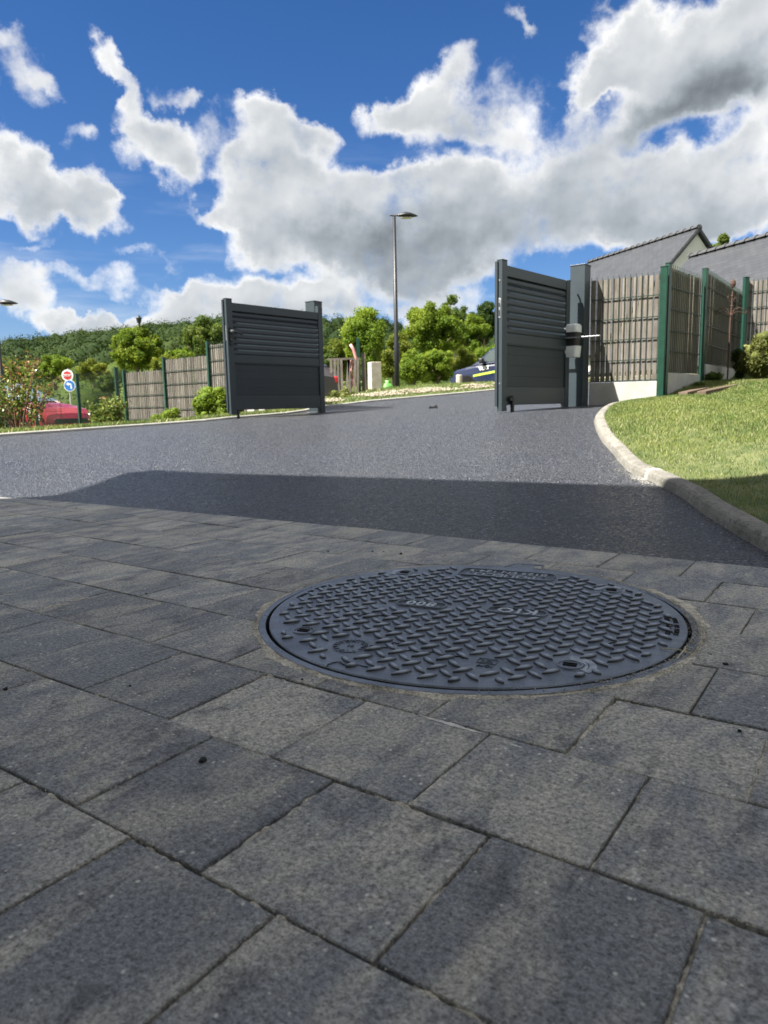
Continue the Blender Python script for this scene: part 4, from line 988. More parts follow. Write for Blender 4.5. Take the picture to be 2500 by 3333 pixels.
# gate motor
mo = tag(empty('gate_motor', (1.863, 7.18, 0.997)), 'white and black gate motor box with metal arm on the right gate post', 'gate motor'); mo.rotation_euler = (0, 0, math.atan2(GD.y, GD.x))
def shell(name, z0, z1, w0, w1, d, m, round_top):
    b = MB(); V = []; n = 20
    zs = [z0+(z1-z0)*k/5 for k in range(6)]
    for q, z_ in enumerate(zs):
        f = q/5; w = w0+(w1-w0)*f; dd_ = d*(1-.12*abs(f-.5))
        if round_top and q == 5: w *= .86; dd_ *= .8
        for k in range(n):
            a = 2*PI*k/n; e = .45; ca, sa = math.cos(a), math.sin(a)
            V.append((w/2*math.copysign(abs(ca)**e, ca), dd_/2*math.copysign(abs(sa)**e, sa), z_))
    b.add(V, [(i*n+k, i*n+(k+1) % n, (i+1)*n+(k+1) % n, (i+1)*n+k) for i in range(5) for k in range(n)]+[tuple(range(n-1, -1, -1)), tuple(5*n+k for k in range(n))])
    return b.build(name, m, mo, smooth=False, bevel=.003)
shell('upper_cover', .085, .165, .155, .150, .15, M['white'], True)
shell('waist', -.045, .086, .125, .148, .14, M['black'], False)
shell('lower_cover', -.150, -.044, .130, .155, .15, M['white'], False)
MB().box((.135, -.085, .03), (.34, .026, .012)).build('arm', two('aluminium_arm', (.22, .23, .25), (.30, .31, .33), 20, .45, metal=.6), mo, bevel=.003)
b = MB().box((-.13, -.06, .015), (.20, .02, .014)).box((-.22, -.045, -.005), (.04, .03, .05)); b.build('elbow_arm', M['black'], mo, bevel=.003)
# ------------------------------------------------------------------ fences
def plant_post(root, x, y, zb, zt, w=.06, rot=0):
    ax = (Vector((math.cos(rot), math.sin(rot), 0)), Vector((-math.sin(rot), math.cos(rot), 0)), Vector((0, 0, 1)))
    b = MB().box((x, y, (zb+zt)/2), (w, w*.8, zt-zb), ax); b.build('post', M['green'], root, bevel=.004)
    MB().box((x, y, zt+.0035), (w+.006, w*.8+.006, .006), ax).build('post_cap', M['green'], root)
def panel(root, a, b_, z0, z1, plate_b, slat_m, pitch=.047, wires=True, view=1, slats=True, jag=.007, wt=1.0):
    """mesh panel between a and b_, slats behind the wires; view=+1 if the viewer stands on the right of a->b"""
    a = Vector((a[0], a[1], 0)); b_ = Vector((b_[0], b_[1], 0)); d = (b_-a); L = d.length; d.normalize(); n = Vector((d.y, -d.x, 0))*view
    if plate_b is not None:
        MB().box((a+b_)/2+Vector((0, 0, (z0+plate_b)/2-.001))-n*.005, (L, .04, z0-plate_b), (d, n, EZ)).build('concrete_plate', M['concrete'], root, bevel=.004)
    if slats:
        k = int(L/pitch); w = pitch-.004
        me = bpy.data.meshes.new('slat'); mb = MB(); t_ = .006
        # slat cross-section slightly cupped
        V = []; nn = [(-w/2, 0), (-w/4, .001), (0, .0014), (w/4, .001), (w/2, 0), (w/2, -t_), (-w/2, -t_)]
        H = z1-z0-.015
        for z_ in (0, H): V += [(x, y, z_) for x, y in nn]
        m7 = 7; F = [tuple(range(m7-1, -1, -1)), tuple(range(m7, 2*m7))]+[(i, (i+1) % m7, m7+(i+1) % m7, m7+i) for i in range(m7)]
        me.from_pydata(V, [], F); me.materials.append(slat_m)
        ang = math.atan2(d.y, d.x)
        for i in range(k):
            p = a+d*(L*(i+.5)/k)-n*(.0075+rnd.uniform(0, .002))
            o = link('slat', me, None, root, (p.x, p.y, z0+.012+rnd.uniform(-jag, jag*.4)), ang+(0 if view == -1 else PI)+rnd.uniform(-.03, .03))
            o.rotation_euler[1] = rnd.gauss(0, .004); o.scale = (rnd.uniform(.92, 1.02), 1, 1)
    if wires:
        wb = MB(); k = int(L/.05)
        for i in range(k+1):
            p = a+d*(L*i/k); o = .004 if i % 2 else -.002
            wb.box(p+n*(.002)+Vector((0, 0, (z0+z1)/2+.012)), (.0050*wt, .0050*wt, z1-z0+.024), (d, n, EZ))
        z_ = z0+.01
        while z_ < z1:
            wb.box((a+b_)/2+n*.0075+Vector((0, 0, z_)), (L, .0075*wt, .0085*wt), (d, n, EZ)); z_ += .1995
        wb.build('wire_mesh', M['wire'], root)
FR = tag(empty('slatted_fence', (2.1, 7.4, 0)), 'weathered grey slat fence with green posts on pale concrete plates, right of the gate', 'fence')
FR.location = (0, 0, 0)
fp = [(2.109, 7.420), (2.712, 7.080), (2.762, 7.120), (3.389, 7.840), (3.501, 7.950), (4.688, 9.620), (4.826, 9.740), (5.957, 9.103), (2.675, 7.020), (2.745, 7.100), (3.445, 7.900), (4.764, 9.700)]
panel(FR, fp[0], fp[1], .603, 1.605, .36, M['slat'])
panel(FR, fp[2], fp[3], .68, 1.675, .40, M['slat_dark'])
panel(FR, fp[4], fp[5], .79, 1.756, .50, M['slat_dark'])
panel(FR, fp[6], fp[7], .98, 1.93, .68, M['slat'])
plant_post(FR, fp[8][0], fp[8][1], .38, 1.650, .062, math.atan2(-.5, .86)); plant_post(FR, fp[9][0], fp[9][1], .38, 1.695, .055, math.atan2(.73, .68))
plant_post(FR, fp[10][0], fp[10][1], .5, 1.775, .06, math.atan2(.73, .68)); plant_post(FR, fp[11][0], fp[11][1], .6, 1.965, .062, .2)
# left fence: three slatted panels stepping down from the gate, then bare mesh
FLn = tag(empty('slatted_fence'), 'stepped grey slat fence with green posts running left behind the left gate leaf', 'fence')
lp = {'panels': [((-1.908, 10.4), (-2.568, 11.0), 0.324, 1.364), ((-2.568, 11.0), (-3.488, 11.85), 0.018, 1.218), ((-3.488, 11.85), (-4.404, 12.6), -0.135, 1.065), ((-0.838, 9.6), (-1.908, 10.4), 0.557, 1.587)], 'posts': [(-2.568, 11.0, -0.116, 1.414), (-3.488, 11.85, -0.282, 1.248), (-4.404, 12.6, -0.435, 1.095)], 'view': -1}
for (a, b_, z0, z1) in lp['panels']:
    panel(FLn, a, b_, z0, z1, z0-.2, M['slat'], view=lp['view'], jag=.008)
for (x, y, zb, zt) in lp['posts']: plant_post(FLn, x, y, zb, zt, .06, .8)
FM = tag(empty('mesh_fence'), 'open green wire mesh fence along the verge in front of the red car', 'fence')
mp_ = {'panels': [((-4.404, 12.6), (-5.961, 14.4), 0.121, 1.121), ((-5.961, 14.4), (-7.577, 16.0), 0.129, 1.129), ((-5.095, 9.8), (-5.529, 12.6), 0.022, 0.752)], 'posts': [(-4.687, 13.0, -0.156, 1.174), (-5.961, 14.4, -0.179, 1.151), (-7.577, 16.0, -0.171, 1.159), (-5.095, 9.8, -0.028, 0.822)]}
for (a, b_, z0, z1) in mp_['panels']: panel(FM, a, b_, z0, z1, None, M['slat'], view=1, slats=False, wt=.6)
for (x, y, zb, zt) in mp_['posts']: plant_post(FM, x, y, zb, zt, .06, .8)
b = MB()
b.box((-1.231, 9.7, 0.353), (.95, .12, .14), (A_, N_, EZ)); o = b.build('low_wall', M['concrete'], bevel=.004); tag(o, 'short low pale concrete wall seen beneath the left gate leaf', 'wall')
# ------------------------------------------------------------------ houses
def slate_mat():
    m, t, b = new_mat('slate_roof'); oc = objc(t)
    br_ = t.n('ShaderNodeTexBrick'); br_.inputs['Scale'].default_value = 1; br_.inputs['Brick Width'].default_value = .24; br_.inputs['Row Height'].default_value = .14
    br_.inputs['Mortar Size'].default_value = .008; br_.inputs['Color1'].default_value = (.034, .037, .044, 1); br_.inputs['Color2'].default_value = (.048, .051, .059, 1); br_.inputs['Mortar'].default_value = (.020, .021, .024, 1)
    t.l(oc, br_.inputs['Vector'])
    c = t.mix(t.m('MULTIPLY', t.ramp(t.noise(oc, 1.1, 4, .6), .4, .7), .4), br_.outputs[0], (.055, .056, .06))
    setp(t, b, Base_Color=c, Roughness=.5); bump(t, b, br_.outputs['Fac'], .5, .01); return m
M['slate'] = slate_mat()
M['render'] = two('house_render', (.62, .62, .585), (.68, .68, .645), 2, .9, .3, 60, .004)
M['fascia'] = two('dark_fascia', (.02, .022, .026), (.03, .032, .036), 5, .5)
def house(name, label, apex, rdir, L, half, zbase, pitch, ext=0):
    """gabled house; apex = near gable top; rdir = unit vector along the ridge away from the gable"""
    root = tag(empty(name, (apex[0], apex[1], zbase)), label, 'house')
    r = Vector((rdir[0], rdir[1], 0)).normalized(); g = Vector((r.y, -r.x, 0)); H = apex[2]-zbase; dr = half*math.tan(pitch)
    over = .10
    # walls with gable
    hw = half-.25; pts = [(-hw, 0), (hw, 0), (hw, H-hw*math.tan(pitch)-.22), (0, H-.22), (-hw, H-hw*math.tan(pitch)-.22)]
    MB().prism(pts, over, L-over, Vector((0, 0, 0)), (g, EZ, r)).build('wall', M['render'], root)
    for s_ in (-1, 1):
        sl = Vector((g.x*s_*math.cos(pitch), g.y*s_*math.cos(pitch), -math.sin(pitch))); nn = Vector((g.x*s_*math.sin(pitch), g.y*s_*math.sin(pitch), math.cos(pitch)))
        Ls = half/math.cos(pitch)
        me = bpy.data.meshes.new('roof_slope'); bb = MB().box((L/2, Ls/2, -.05), (L, Ls, .1))
        me.from_pydata(bb.V, [], bb.F); me.materials.append(M['slate'])
        o = link('roof_slope', me, None, root); o.matrix_local = Matrix(((r.x, sl.x, nn.x, 0), (r.y, sl.y, nn.y, 0), (r.z, sl.z, nn.z, H), (0, 0, 0, 1)))
        for e in (0, L):
            MB().box(Vector((0, 0, H))+r*(e+(-.02 if e == 0 else .02))+sl*(Ls/2)-nn*.07, (.04, Ls+.02, .09), (r, sl, nn)).build('verge_board', M['fascia'], root)
    nt_ = int(L/.34)
    me = bpy.data.meshes.new('ridge_tile'); bb = MB(); V = []; n = 8
    for q, (x, rr_) in enumerate(((0, .125), (.30, .105), (.30, .14), (.36, .14))):
        V += [(x, rr_*math.cos(PI*k/(n-1)), rr_*.8*math.sin(PI*k/(n-1))) for k in range(n)]
    bb.add(V, [(i*n+k, i*n+k+1, (i+1)*n+k+1, (i+1)*n+k) for i in range(3) for k in range(n-1)]+[tuple(range(n)), tuple(reversed(range(3*n, 4*n)))])
    me.from_pydata(bb.V, [], bb.F); me.materials.append(M['slate_dark'])
    for k in range(nt_):
        p = r*(L*k/nt_); link('ridge_tile', me, None, root, (p.x, p.y, H-.03), math.atan2(r.y, r.x))
    return root
M['slate_dark'] = two('ridge_clay', (.045, .047, .052), (.075, .077, .082), 5, .7)
HD = (-0.329, 0.944)
h1_ = house('house', 'farther slate-roofed house showing its pale pointed gable, above the corner of the right fence', (11.064, 26.0, 6.289), HD, 6.35, 4.2, 1.0, math.radians(46))
h2_ = house('house', 'nearer slate-roofed house cut by the right edge of the picture, behind the fence', (12.321, 14.0, 4.655), HD, 9.00, 3.6, 1.0, math.radians(44))
# the house behind the camera, whose shadow lies across the paving
hb = tag(empty('house', (-5.95, 2.33, 0)), 'unseen flat-roofed house behind the camera, whitened to bounce light, its shadow covering the paving', 'house')
f2 = Vector((.881, -.473, 0)); s2 = Vector((-.21, -.98, 0)).normalized()
def para(z0, z1, in_f, in_s, L1, L2, name, m):
    a = f2*in_s+s2*in_f; P4 = [a, a+f2*(L1-2*in_s), a+f2*(L1-2*in_s)+s2*(L2-2*in_f), a+s2*(L2-2*in_f)]
    b = MB(); b.add([(p.x, p.y, z) for z in (z0, z1) for p in P4], [(0, 1, 2, 3), (4, 7, 6, 5), (0, 4, 5, 1), (1, 5, 6, 2), (2, 6, 7, 3), (3, 7, 4, 0)]); return b.build(name, m, hb)
para(6.25, 6.5, 0, 0, 15, 9, 'roof_slab', M['fascia']); para(-.1, 6.249, .45, .3, 15, 9, 'wall', two('white_bounce_render', (.58, .58, .56), (.62, .62, .60), 2, .9))  # unseen wall made white to bounce fill light onto the paving
for q, (w, h, z_) in enumerate(((1.0, 2.1, 1.05), (1.6, 1.3, 1.5), (1.6, 1.2, 4.4), (1.0, 1.2, 4.4))):
    p = f2*(3+q*2.6)+s2*.45; nrm = Vector((-f2.y, f2.x, 0)); fr_ = MB().box(p+nrm*.01+Vector((0, 0, z_)), (w, .04, h), (f2, nrm, EZ)).build('door' if q == 0 else 'window', M['fascia'], hb)
    MB().box(p+nrm*.034+Vector((0, 0, z_)), (w-.14, .01, h-.14), (f2, nrm, EZ)).build('pane', two('window_glass', (.02, .025, .03), (.03, .035, .04), 3, .08), fr_)
# ------------------------------------------------------------------ street lamps
M['lamp'] = two('lamp_paint', (.010, .011, .014), (.015, .016, .02), 6, .45)
def street_lamp(x, y, z0, H, label, s_=1.0, flip=1):
    r = tag(empty('street_lamp', (x, y, z0)), label, 'street lamp')
    MB().tube([(0, 0, -.3), (0, 0, .9*s_), (0, 0, .95*s_), (0, 0, H)], [.056*s_, .052*s_, .044*s_, .030*s_], 14).build('pole', M['lamp'], r, smooth=True)
    MB().box((.022*s_, -.0, .75*s_), (.078*s_, .078*s_, .34*s_)).build('service_door', M['lamp'], r)
    b = MB(); V = []; n = 12
    pr = [(-.085, .012, .012), (-.03, .03, .018), (.05, .035, .020), (.12, .075, .042), (.22, .115, .070), (.33, .10, .058), (.42, .05, .03), (.47, .012, .008)]
    for (x_, w, h) in pr:
        for k in range(n):
            a = 2*PI*k/n; zz_ = h*math.sin(a); zz_ = zz_*.45 if zz_ < 0 else zz_
            V.append((flip*x_*s_, w*math.cos(a)*s_, (zz_+(-.06*max(0, x_-.2)))*s_))
    b.add(V, [(i*n+k, i*n+(k+1) % n, (i+1)*n+(k+1) % n, (i+1)*n+k) for i in range(len(pr)-1) for k in range(n)]+[tuple(range(n)), tuple((len(pr)-1)*n+k for k in range(n))])
    b.build('lamp_head', M['lamp'], r, smooth=True, loc=(0, 0, H))
    MB().box((flip*.24*s_, 0, H-.045*s_), (.2*s_, .12*s_, .012*s_)).build('diffuser', two('lamp_glass', (.5, .48, .4), (.55, .53, .45), 5, .2), r)
    return r
x, y, z = (0.322, 15.0, 0.747); street_lamp(x, y, z, 3.381, 'tall dark street lamp with flat leaf-shaped head rising in the gateway')
x, y, z = (-7.746, 15.0, 2.61); street_lamp(x, y, z-3.0, 3.0, 'street lamp whose flat head just enters at the left edge of the picture')
x, y, z = (-19.467, 60.0, 7.666)
r = tag(empty('street_lamp', (x, y, z-5.2)), 'distant dark lamp post with small lantern in front of the rounded tree', 'street lamp')
MB().tube([(0, 0, 0), (0, 0, 4.9)], [.11, .08], 10).build('pole', M['lamp'], r)
MB().lathe([(.02, 4.85), (.16, 4.95), (.22, 5.25), (.25, 5.30), (.08, 5.5), (.0001, 5.55)], 12).build('lantern', M['lamp'], r)
# ------------------------------------------------------------------ small street things
def put(mb, name, m, loc, label, cat, bev=.004, rz=0, group=None):
    o = mb.build(name, m, None, bevel=bev, loc=loc); o.rotation_euler = (0, 0, rz); return tag(o, label, cat, group)
x, y, z = (-0.127, 14.2, 0.677)
put(MB().box((0, 0, .27), (.21, .21, .60)), 'utility_pillar', two('old_concrete', (.40, .36, .29), (.52, .47, .39), 8, .9, .5, 40, .01), (x, y, z), 'square beige concrete utility pillar standing left of the street lamp', 'pillar', .01, .35)
x, y, z = (1.646, 15.5, 0.712)
put(MB().tube([(0, 0, -.2), (0, 0, .30), (0, 0, .315)], [.065, .065, .055], 14), 'wooden_bollard', two('pale_wood', (.36, .32, .26), (.46, .42, .34), 8, .85), (x, y, z), 'short pale round wooden bollard in front of the dark blue van', 'bollard', 0)
x, y, z = (0.128, 14.6, 0.697)
bb = MB(); V = []; n = 14
for q, (w_, h_) in enumerate(((.08, 0), (.12, .03), (.10, .09), (.07, .14), (.035, .17), (.05, .21))):
    for k in range(n): a = 2*PI*k/n; rr_ = w_*(1+.18*math.sin(3*a+q)); V.append((rr_*math.cos(a), rr_*.7*math.sin(a), h_))
bb.add(V, [(i*n+k, i*n+(k+1) % n, (i+1)*n+(k+1) % n, (i+1)*n+k) for i in range(5) for k in range(n)]+[tuple(range(n-1, -1, -1)), tuple(5*n+k for k in range(n))])
o = bb.build('garden_bag', two('lime_plastic', (.09, .30, .05), (.13, .36, .07), 9, .5), None, smooth=True, loc=(x, y, z)); tag(o, 'bright lime green bag lying in the grass between pillar and street lamp', 'bag')
# pale scuff left on the fresh asphalt, and a few white chips
Vg_.clear(); Fg_.clear()
for k in range(420):
    t_ = rnd.random(); x, y = -.93+.17*t_+rnd.gauss(0, .006), 4.02+.035*t_+rnd.gauss(0, .008); grains(x, y, g1(x, y)+.001, rnd.uniform(.0007, .0018))
for k in range(90):
    x, y = rnd.uniform(-2.5, 1.2), rnd.uniform(4.2, 8.5); grains(x, y, g1(x, y)+.003, rnd.uniform(.003, .006))
tag(npmesh('white_chips', Vg_, Fg_, M['mortar']), kind='stuff')
# trellis panel made of loose palings
x, y, z = (-0.838, 13.0, 0.623)
tr_ = tag(empty('paling_fence', (x, y, z)), 'weathered grey paling fence with top rail, right of the left gate leaf', 'fence')
MB().box((.18, 0, .62), (.58, .04, .035)).build('top_rail', M['slat'], tr_)
MB().box((.18, .03, .25), (.58, .03, .035)).build('lower_rail', M['slat'], tr_)
for k in range(8):
    o = MB().box((0, 0, .31), (.042, .018, .60)).build('paling', M['slat'], tr_, loc=(-.06+k*.068, -.035, 0)); o.rotation_euler = (0, rnd.uniform(-.02, .10), 0)
x, y, z = (-0.401, 13.2, 0.606)
gpo = tag(empty('boundary_post', (x, y, z)), 'green steel post with a grey stake beside the pink pipe', 'post')
MB().box((0, 0, .45), (.06, .05, 1.12)).build('steel_post', M['green'], gpo, bevel=.004); MB().box((.085, .04, .33), (.07, .05, .84)).build('stake', M['slat'], gpo)
x, y, z = (-0.533, 13.0, 0.733)
b = MB(); b.tube([(.0, 0, .76), (.05, 0, .68), (.09, 0, .54), (.10, 0, .40), (.06, 0, .18), (-.03, 0, -.03)], .026, 10); b.tube([(.02, .05, .52), (.0, .05, .3), (.02, .05, .1)], .022, 8)
pm = two('pink_plastic_pipe', (.55, .24, .23), (.64, .32, .30), 8, .5); o = b.build('plastic_pipe', pm, None, smooth=True, loc=(x, y, z)); tag(o, 'curved pink plastic pipe sticking up against the green post', 'pipe')
# sign pair
x, y, z = (-16.184, 38.0, 2.272)
sg = tag(empty('sign_post', (x, y, z)), 'post with a round STOP sign above a round blue left-turn arrow sign', 'road sign')
wm = two('sign_white', (.75, .75, .75), (.8, .8, .8), 5, .5); rm = two('sign_red', (.45, .015, .02), (.5, .02, .025), 5, .5); bm_ = two('sign_blue', (.01, .14, .50), (.015, .16, .55), 5, .5)
MB().tube([(0, .05, -3.2), (0, .05, .35)], .03, 8).build('pole', two('galvanised', (.4, .4, .4), (.5, .5, .5), 5, .5), sg)
fx = (Vector((1, 0, 0)), Vector((0, 0, 1)), Vector((0, -1, 0)))
MB().lathe([(.30, -.01), (.30, .01)], 28, (-.03, 0, 0), fx).build('stop_disc', wm, sg)
MB().lathe([(.23, .01), (.23, .016)], 8, (-.03, 0, 0), fx).build('octagon', rm, sg)
text('stop_word', 'STOP', .155, (-.03, -.022, 0), 0, wm, sg, .002, rot=(PI/2, 0, 0), offset=.004)
MB().lathe([(.30, -.01), (.30, .01)], 28, (.04, -.004, -.52), fx).build('blue_rim', wm, sg)
MB().lathe([(.265, .01), (.265, .015)], 28, (.04, -.004, -.52), fx).build('blue_disc', bm_, sg)
ar = MB(); P6 = [(.13, -.17), (.13, .02), (.09, .10), (.0, .13), (-.04, .13), (-.04, .19), (-.16, .08), (-.04, -.02), (-.04, .04), (.02, .03), (.05, .0), (.05, -.17)]
ar.prism([(p[0]+.03, p[1]-.52) for p in P6], .0205, .0235, Vector((0, 0, 0)), fx); ar.build('arrow', wm, sg)
# planks on the lawn, iron cross
pk = [((2.845, 6.9, 0.442), (3.886, 8.0, 0.571), 0.09, 'long weathered plank lying on the lawn, the upper of two by the fence'), ((2.976, 6.8, 0.447), (4.077, 7.9, 0.574), 0.085, 'long weathered plank lying on the lawn, the lower and farther right of two')]
for (a, b_, w, lab) in pk:
    a = Vector(a); b_ = Vector(b_); d = (b_-a); L = d.length; d.normalize(); n = Vector((-d.y, d.x, 0)).normalized(); u = d.cross(n)
    o = MB().box((0, 0, 0), (L, w, .032), (d, n, EZ)).build('plank', M['plank'], None, bevel=.003, loc=(a+b_)/2+Vector((0, 0, .03))); tag(o, lab, 'plank')
x, y, z = (3.78, 8.0, 0.435)
cr_ = tag(empty('iron_cross', (x, y, z)), 'rusty wrought iron cross stake with curled arms and ball top, before the right fence', 'iron stake')
MB().tube([(0, 0, -.02), (0, 0, .80), (.012, 0, 1.12)], .009, 8).build('rod', M['rust'], cr_)
MB().lathe([(.0001, 1.155), (.018, 1.165), (.028, 1.195), (.024, 1.225), (.009, 1.245), (.0001, 1.252)], 12, (.012, 0, 0)).build('ball', M['rust'], cr_)
for z_, s_ in ((.86, .020), (.875, .014), (.955, .016), (1.06, .013)): MB().lathe([(.008, z_), (s_, z_+.010), (.008, z_+.02)], 10, (.006, 0, 0)).build('collar', M['rust'], cr_)
for s_ in (-1, 1):
    MB().tube([(s_*.01, 0, .88), (s_*.04, 0, .935), (s_*.09, 0, .95), (s_*.14, 0, .925), (s_*.165, 0, .89)], .006, 6).build('arm', M['rust'], cr_)
    MB().tube([(s_*.01, 0, .87), (s_*.05, 0, .905), (s_*.10, 0, .905), (s_*.15, 0, .885), (s_*.175, 0, .905), (s_*.165, 0, .925)], .0045, 6).build('scroll', M['rust'], cr_)
    MB().tube([(s_*.0, 0, 1.0), (s_*.03, 0, 1.035), (s_*.045, 0, 1.06), (s_*.03, 0, 1.075)], .0045, 6).build('curl', M['rust'], cr_)
# ------------------------------------------------------------------ vehicles
def paint(name, c, spec=.5):
    m, t, b = new_mat(name); setp(t, b, Base_Color=t.mix(t.ramp(t.noise(objc(t), 3, 2, .5), .4, .6), c, tuple(q*1.08 for q in c)), Roughness=.32); b.inputs['Coat Weight'].default_value = .8; b.inputs['Coat Roughness'].default_value = .06; return m
M['glass'] = paint('car_glass', (.03, .045, .045)); M['navy'] = paint('navy_car_paint', (.008, .014, .045)); M['red'] = paint('red_car_paint', (.36, .012, .025))
M['greycar'] = paint('dark_grey_paint', (.05, .045, .05)); M['lampglass'] = paint('headlight_glass', (.55, .60, .62)); M['tail'] = paint('tail_light', (.55, .01, .02))
def loft(b, st_, sect):
    n = len(sect(st_[0])); V = []
    for s_ in st_: V += sect(s_)
    b.add(V, [(i*n+k, (i+1)*n+k, (i+1)*n+k+1, i*n+k+1) for i in range(len(st_)-1) for k in range(n-1)]+[tuple(range(n)), tuple(reversed(range((len(st_)-1)*n, len(st_)*n)))])
def wheel(root, x, y, r, w=.2):
    ax = (Vector((1, 0, 0)), Vector((0, 0, 1)), Vector((0, math.copysign(1, y), 0))); t = MB()
    t.lathe([(r*.62, w*.5), (r*.92, w*.5), (r, w*.36), (r, -w*.36), (r*.9, -w*.5)], 28, (x, y, r), ax); wo_ = t.build('wheel', M['tyre'], root, smooth=False)
    q = MB(); q.lathe([(r*.62, .02), (r*.60, .0), (.06, -.02), (.05, .015), (.0001, .02)], 24, (x, y+math.copysign(w*.42, y), r), ax)
    for k in range(7):
        a = 2*PI*k/7; q.box((x+math.cos(a)*r*.36, y+math.copysign(w*.44, y), r+math.sin(a)*r*.36), (r*.5, .02, .05), (Vector((math.cos(a), 0, math.sin(a))), Vector((0, 1, 0)), Vector((-math.sin(a), 0, math.cos(a)))))
    q.build('rim', M['chrome'], wo_)
def arch(root, x, y, r):
    ax = (Vector((1, 0, 0)), Vector((0, 0, 1)), Vector((0, math.copysign(1, y), 0)))
    MB().lathe([(r, -.14), (r, .006), (r-.03, .008), (r-.03, -.14)], 28, (x, y, r*.93), ax).build('wheel_arch', M['black'], root)
    MB().lathe([(r-.03, .004), (.0001, .004)], 28, (x, y, r*.93), ax).build('arch_shade_disc', M['gap'], root)  # flat near-black disc painting the shade of the wheel well
def car(name, loc, rz, label, cat, body, lower, cabin, width, wheels, r, mats):
    """lower: (x, zbottom, ztop, w); cabin: (x, zbelt, ztop, w_belt, w_top)"""
    root = tag(empty(name, loc), label, cat); root.rotation_euler = (0, 0, rz)
    b = MB(); W2 = width/2
    def sec(s_):
        x, zb, zt, w = s_; w *= W2; h = zt-zb
        half = [(w*.90, zb), (w*.985, zb+h*.12), (w, zb+h*.35), (w, zb+h*.62), (w*.97, zb+h*.86), (w*.90, zb+h*.965), (w*.6, zt+.012), (0, zt+.02)]
        return [(x, y, z) for y, z in half]+[(x, -y, z) for y, z in reversed(half[:-1])]
    loft(b, lower, sec); b.build('body', body, root, smooth=False, bevel=0)
    c = MB()
    def secc(s_):
        x, z0_, zt, wb, wt = s_; wb *= W2; wt *= W2
        half = [(wb, z0_), (wb*.55+wt*.45, z0_+(zt-z0_)*.5), (wt, zt-.06), (wt*.88, zt-.012), (0, zt)]
        return [(x, y, z) for y, z in half]+[(x, -y, z) for y, z in reversed(half[:-1])]
    loft(c, cabin, secc); c.build('cabin', body, root)
    for (x, y) in wheels: wheel(root, x, y*(W2-.12), r); arch(root, x, y*(W2+.002), r*1.17)
    return root
def side_panel(root, name, pts, y, m, t_=.012, tilt=None):
    """flat piece on the flank; pts (x,z); y = flank offset or function of z"""
    sgn = -1 if (y if not callable(y) else y(0)) < 0 else 1
    V = []; n = len(pts)
    for o_ in (0, t_):
        for (x, z) in pts: yy_ = y(z) if callable(y) else y; V.append((x, yy_+sgn*o_-sgn*.004, z))
    F = [tuple(range(n)), tuple(reversed(range(n, 2*n)))]+[(i, (i+1) % n, n+(i+1) % n, n+i) for i in range(n)]
    return MB().add(V, F).build(name, m, root)
# dark blue van, nose to the left
x, y, z = (3.191, 29.726, 0.811)
van = car('van', (x, y, z), -0.60, 'dark blue van with white and lime side lettering, parked beyond the gate', 'van', M['navy'],
  [(-.06, .28, .62, .80), (.02, .22, .80, .92), (.25, .20, .93, .97), (.7, .20, 1.02, 1.0), (1.15, .2, 1.10, 1.0), (2.5, .2, 1.16, 1.0), (4.2, .22, 1.14, .98), (4.3, .3, 1.1, .95)],
  [(.92, 1.04, 1.07, .93, .85), (1.25, 1.08, 1.34, .95, .80), (1.65, 1.1, 1.64, .97, .78), (2.0, 1.12, 1.78, .97, .78), (2.5, 1.12, 1.84, .97, .79), (4.1, 1.1, 1.82, .96, .8), (4.28, 1.05, 1.70, .94, .78)], 1.76, [(.78, -1), (.78, 1), (3.5, -1), (3.5, 1)], .31, None)
cf = lambda z: -(.88*(.97-.17*(z-1.1)/.7))
side_panel(van, 'side_window', [(1.50, 1.17), (2.42, 1.20), (2.42, 1.66), (2.0, 1.66), (1.75, 1.58), (1.52, 1.36)], cf, M['glass'])
side_panel(van, 'quarter_window', [(1.22, 1.14), (1.44, 1.16), (1.44, 1.36)], cf, M['glass'])
b = MB().box((1.45, -.99, 1.22), (.16, .20, .16)); b.build('mirror', M['black'], van, bevel=.03)
side_panel(van, 'lime_stripe', [(1.05, .62), (1.05, .70), (2.7, .93), (2.7, .84)], -.885, two('lime_vinyl', (.36, .48, .06), (.4, .52, .08), 4, .4))
text('side_lettering', 'VERT', .19, (1.52, -.897, .93), 0, M['white'], van, .002, rot=(PI/2, -.13, 0), offset=.006)
for (q, w_) in (((2.52, 1.52), .07), ((2.60, 1.42), .07), ((2.66, 1.56), .07), ((2.70, 1.36), .05), ((2.55, 1.34), .05)):
    MB().lathe([(w_, 0), (w_, .004)], 12, (q[0], cf(q[1])-.012, q[1]), (Vector((1, 0, 0)), Vector((0, 0, 1)), Vector((0, -1, 0)))).build('leaf_sticker', two('pale_lime_vinyl', (.5, .62, .3), (.55, .66, .35), 4, .4), van)
b = MB().box((.06, -.62, .72), (.22, .30, .16)); b.build('headlight', M['lampglass'], van, bevel=.03)
side_panel(van, 'door_line', [(1.40, .35), (1.415, .35), (1.415, 1.1), (1.40, 1.1)], -.882, M['gap'], .006)
side_panel(van, 'sill', [(1.05, .2), (3.2, .2), (3.2, .32), (1.05, .32)], -.875, M['black'], .02)
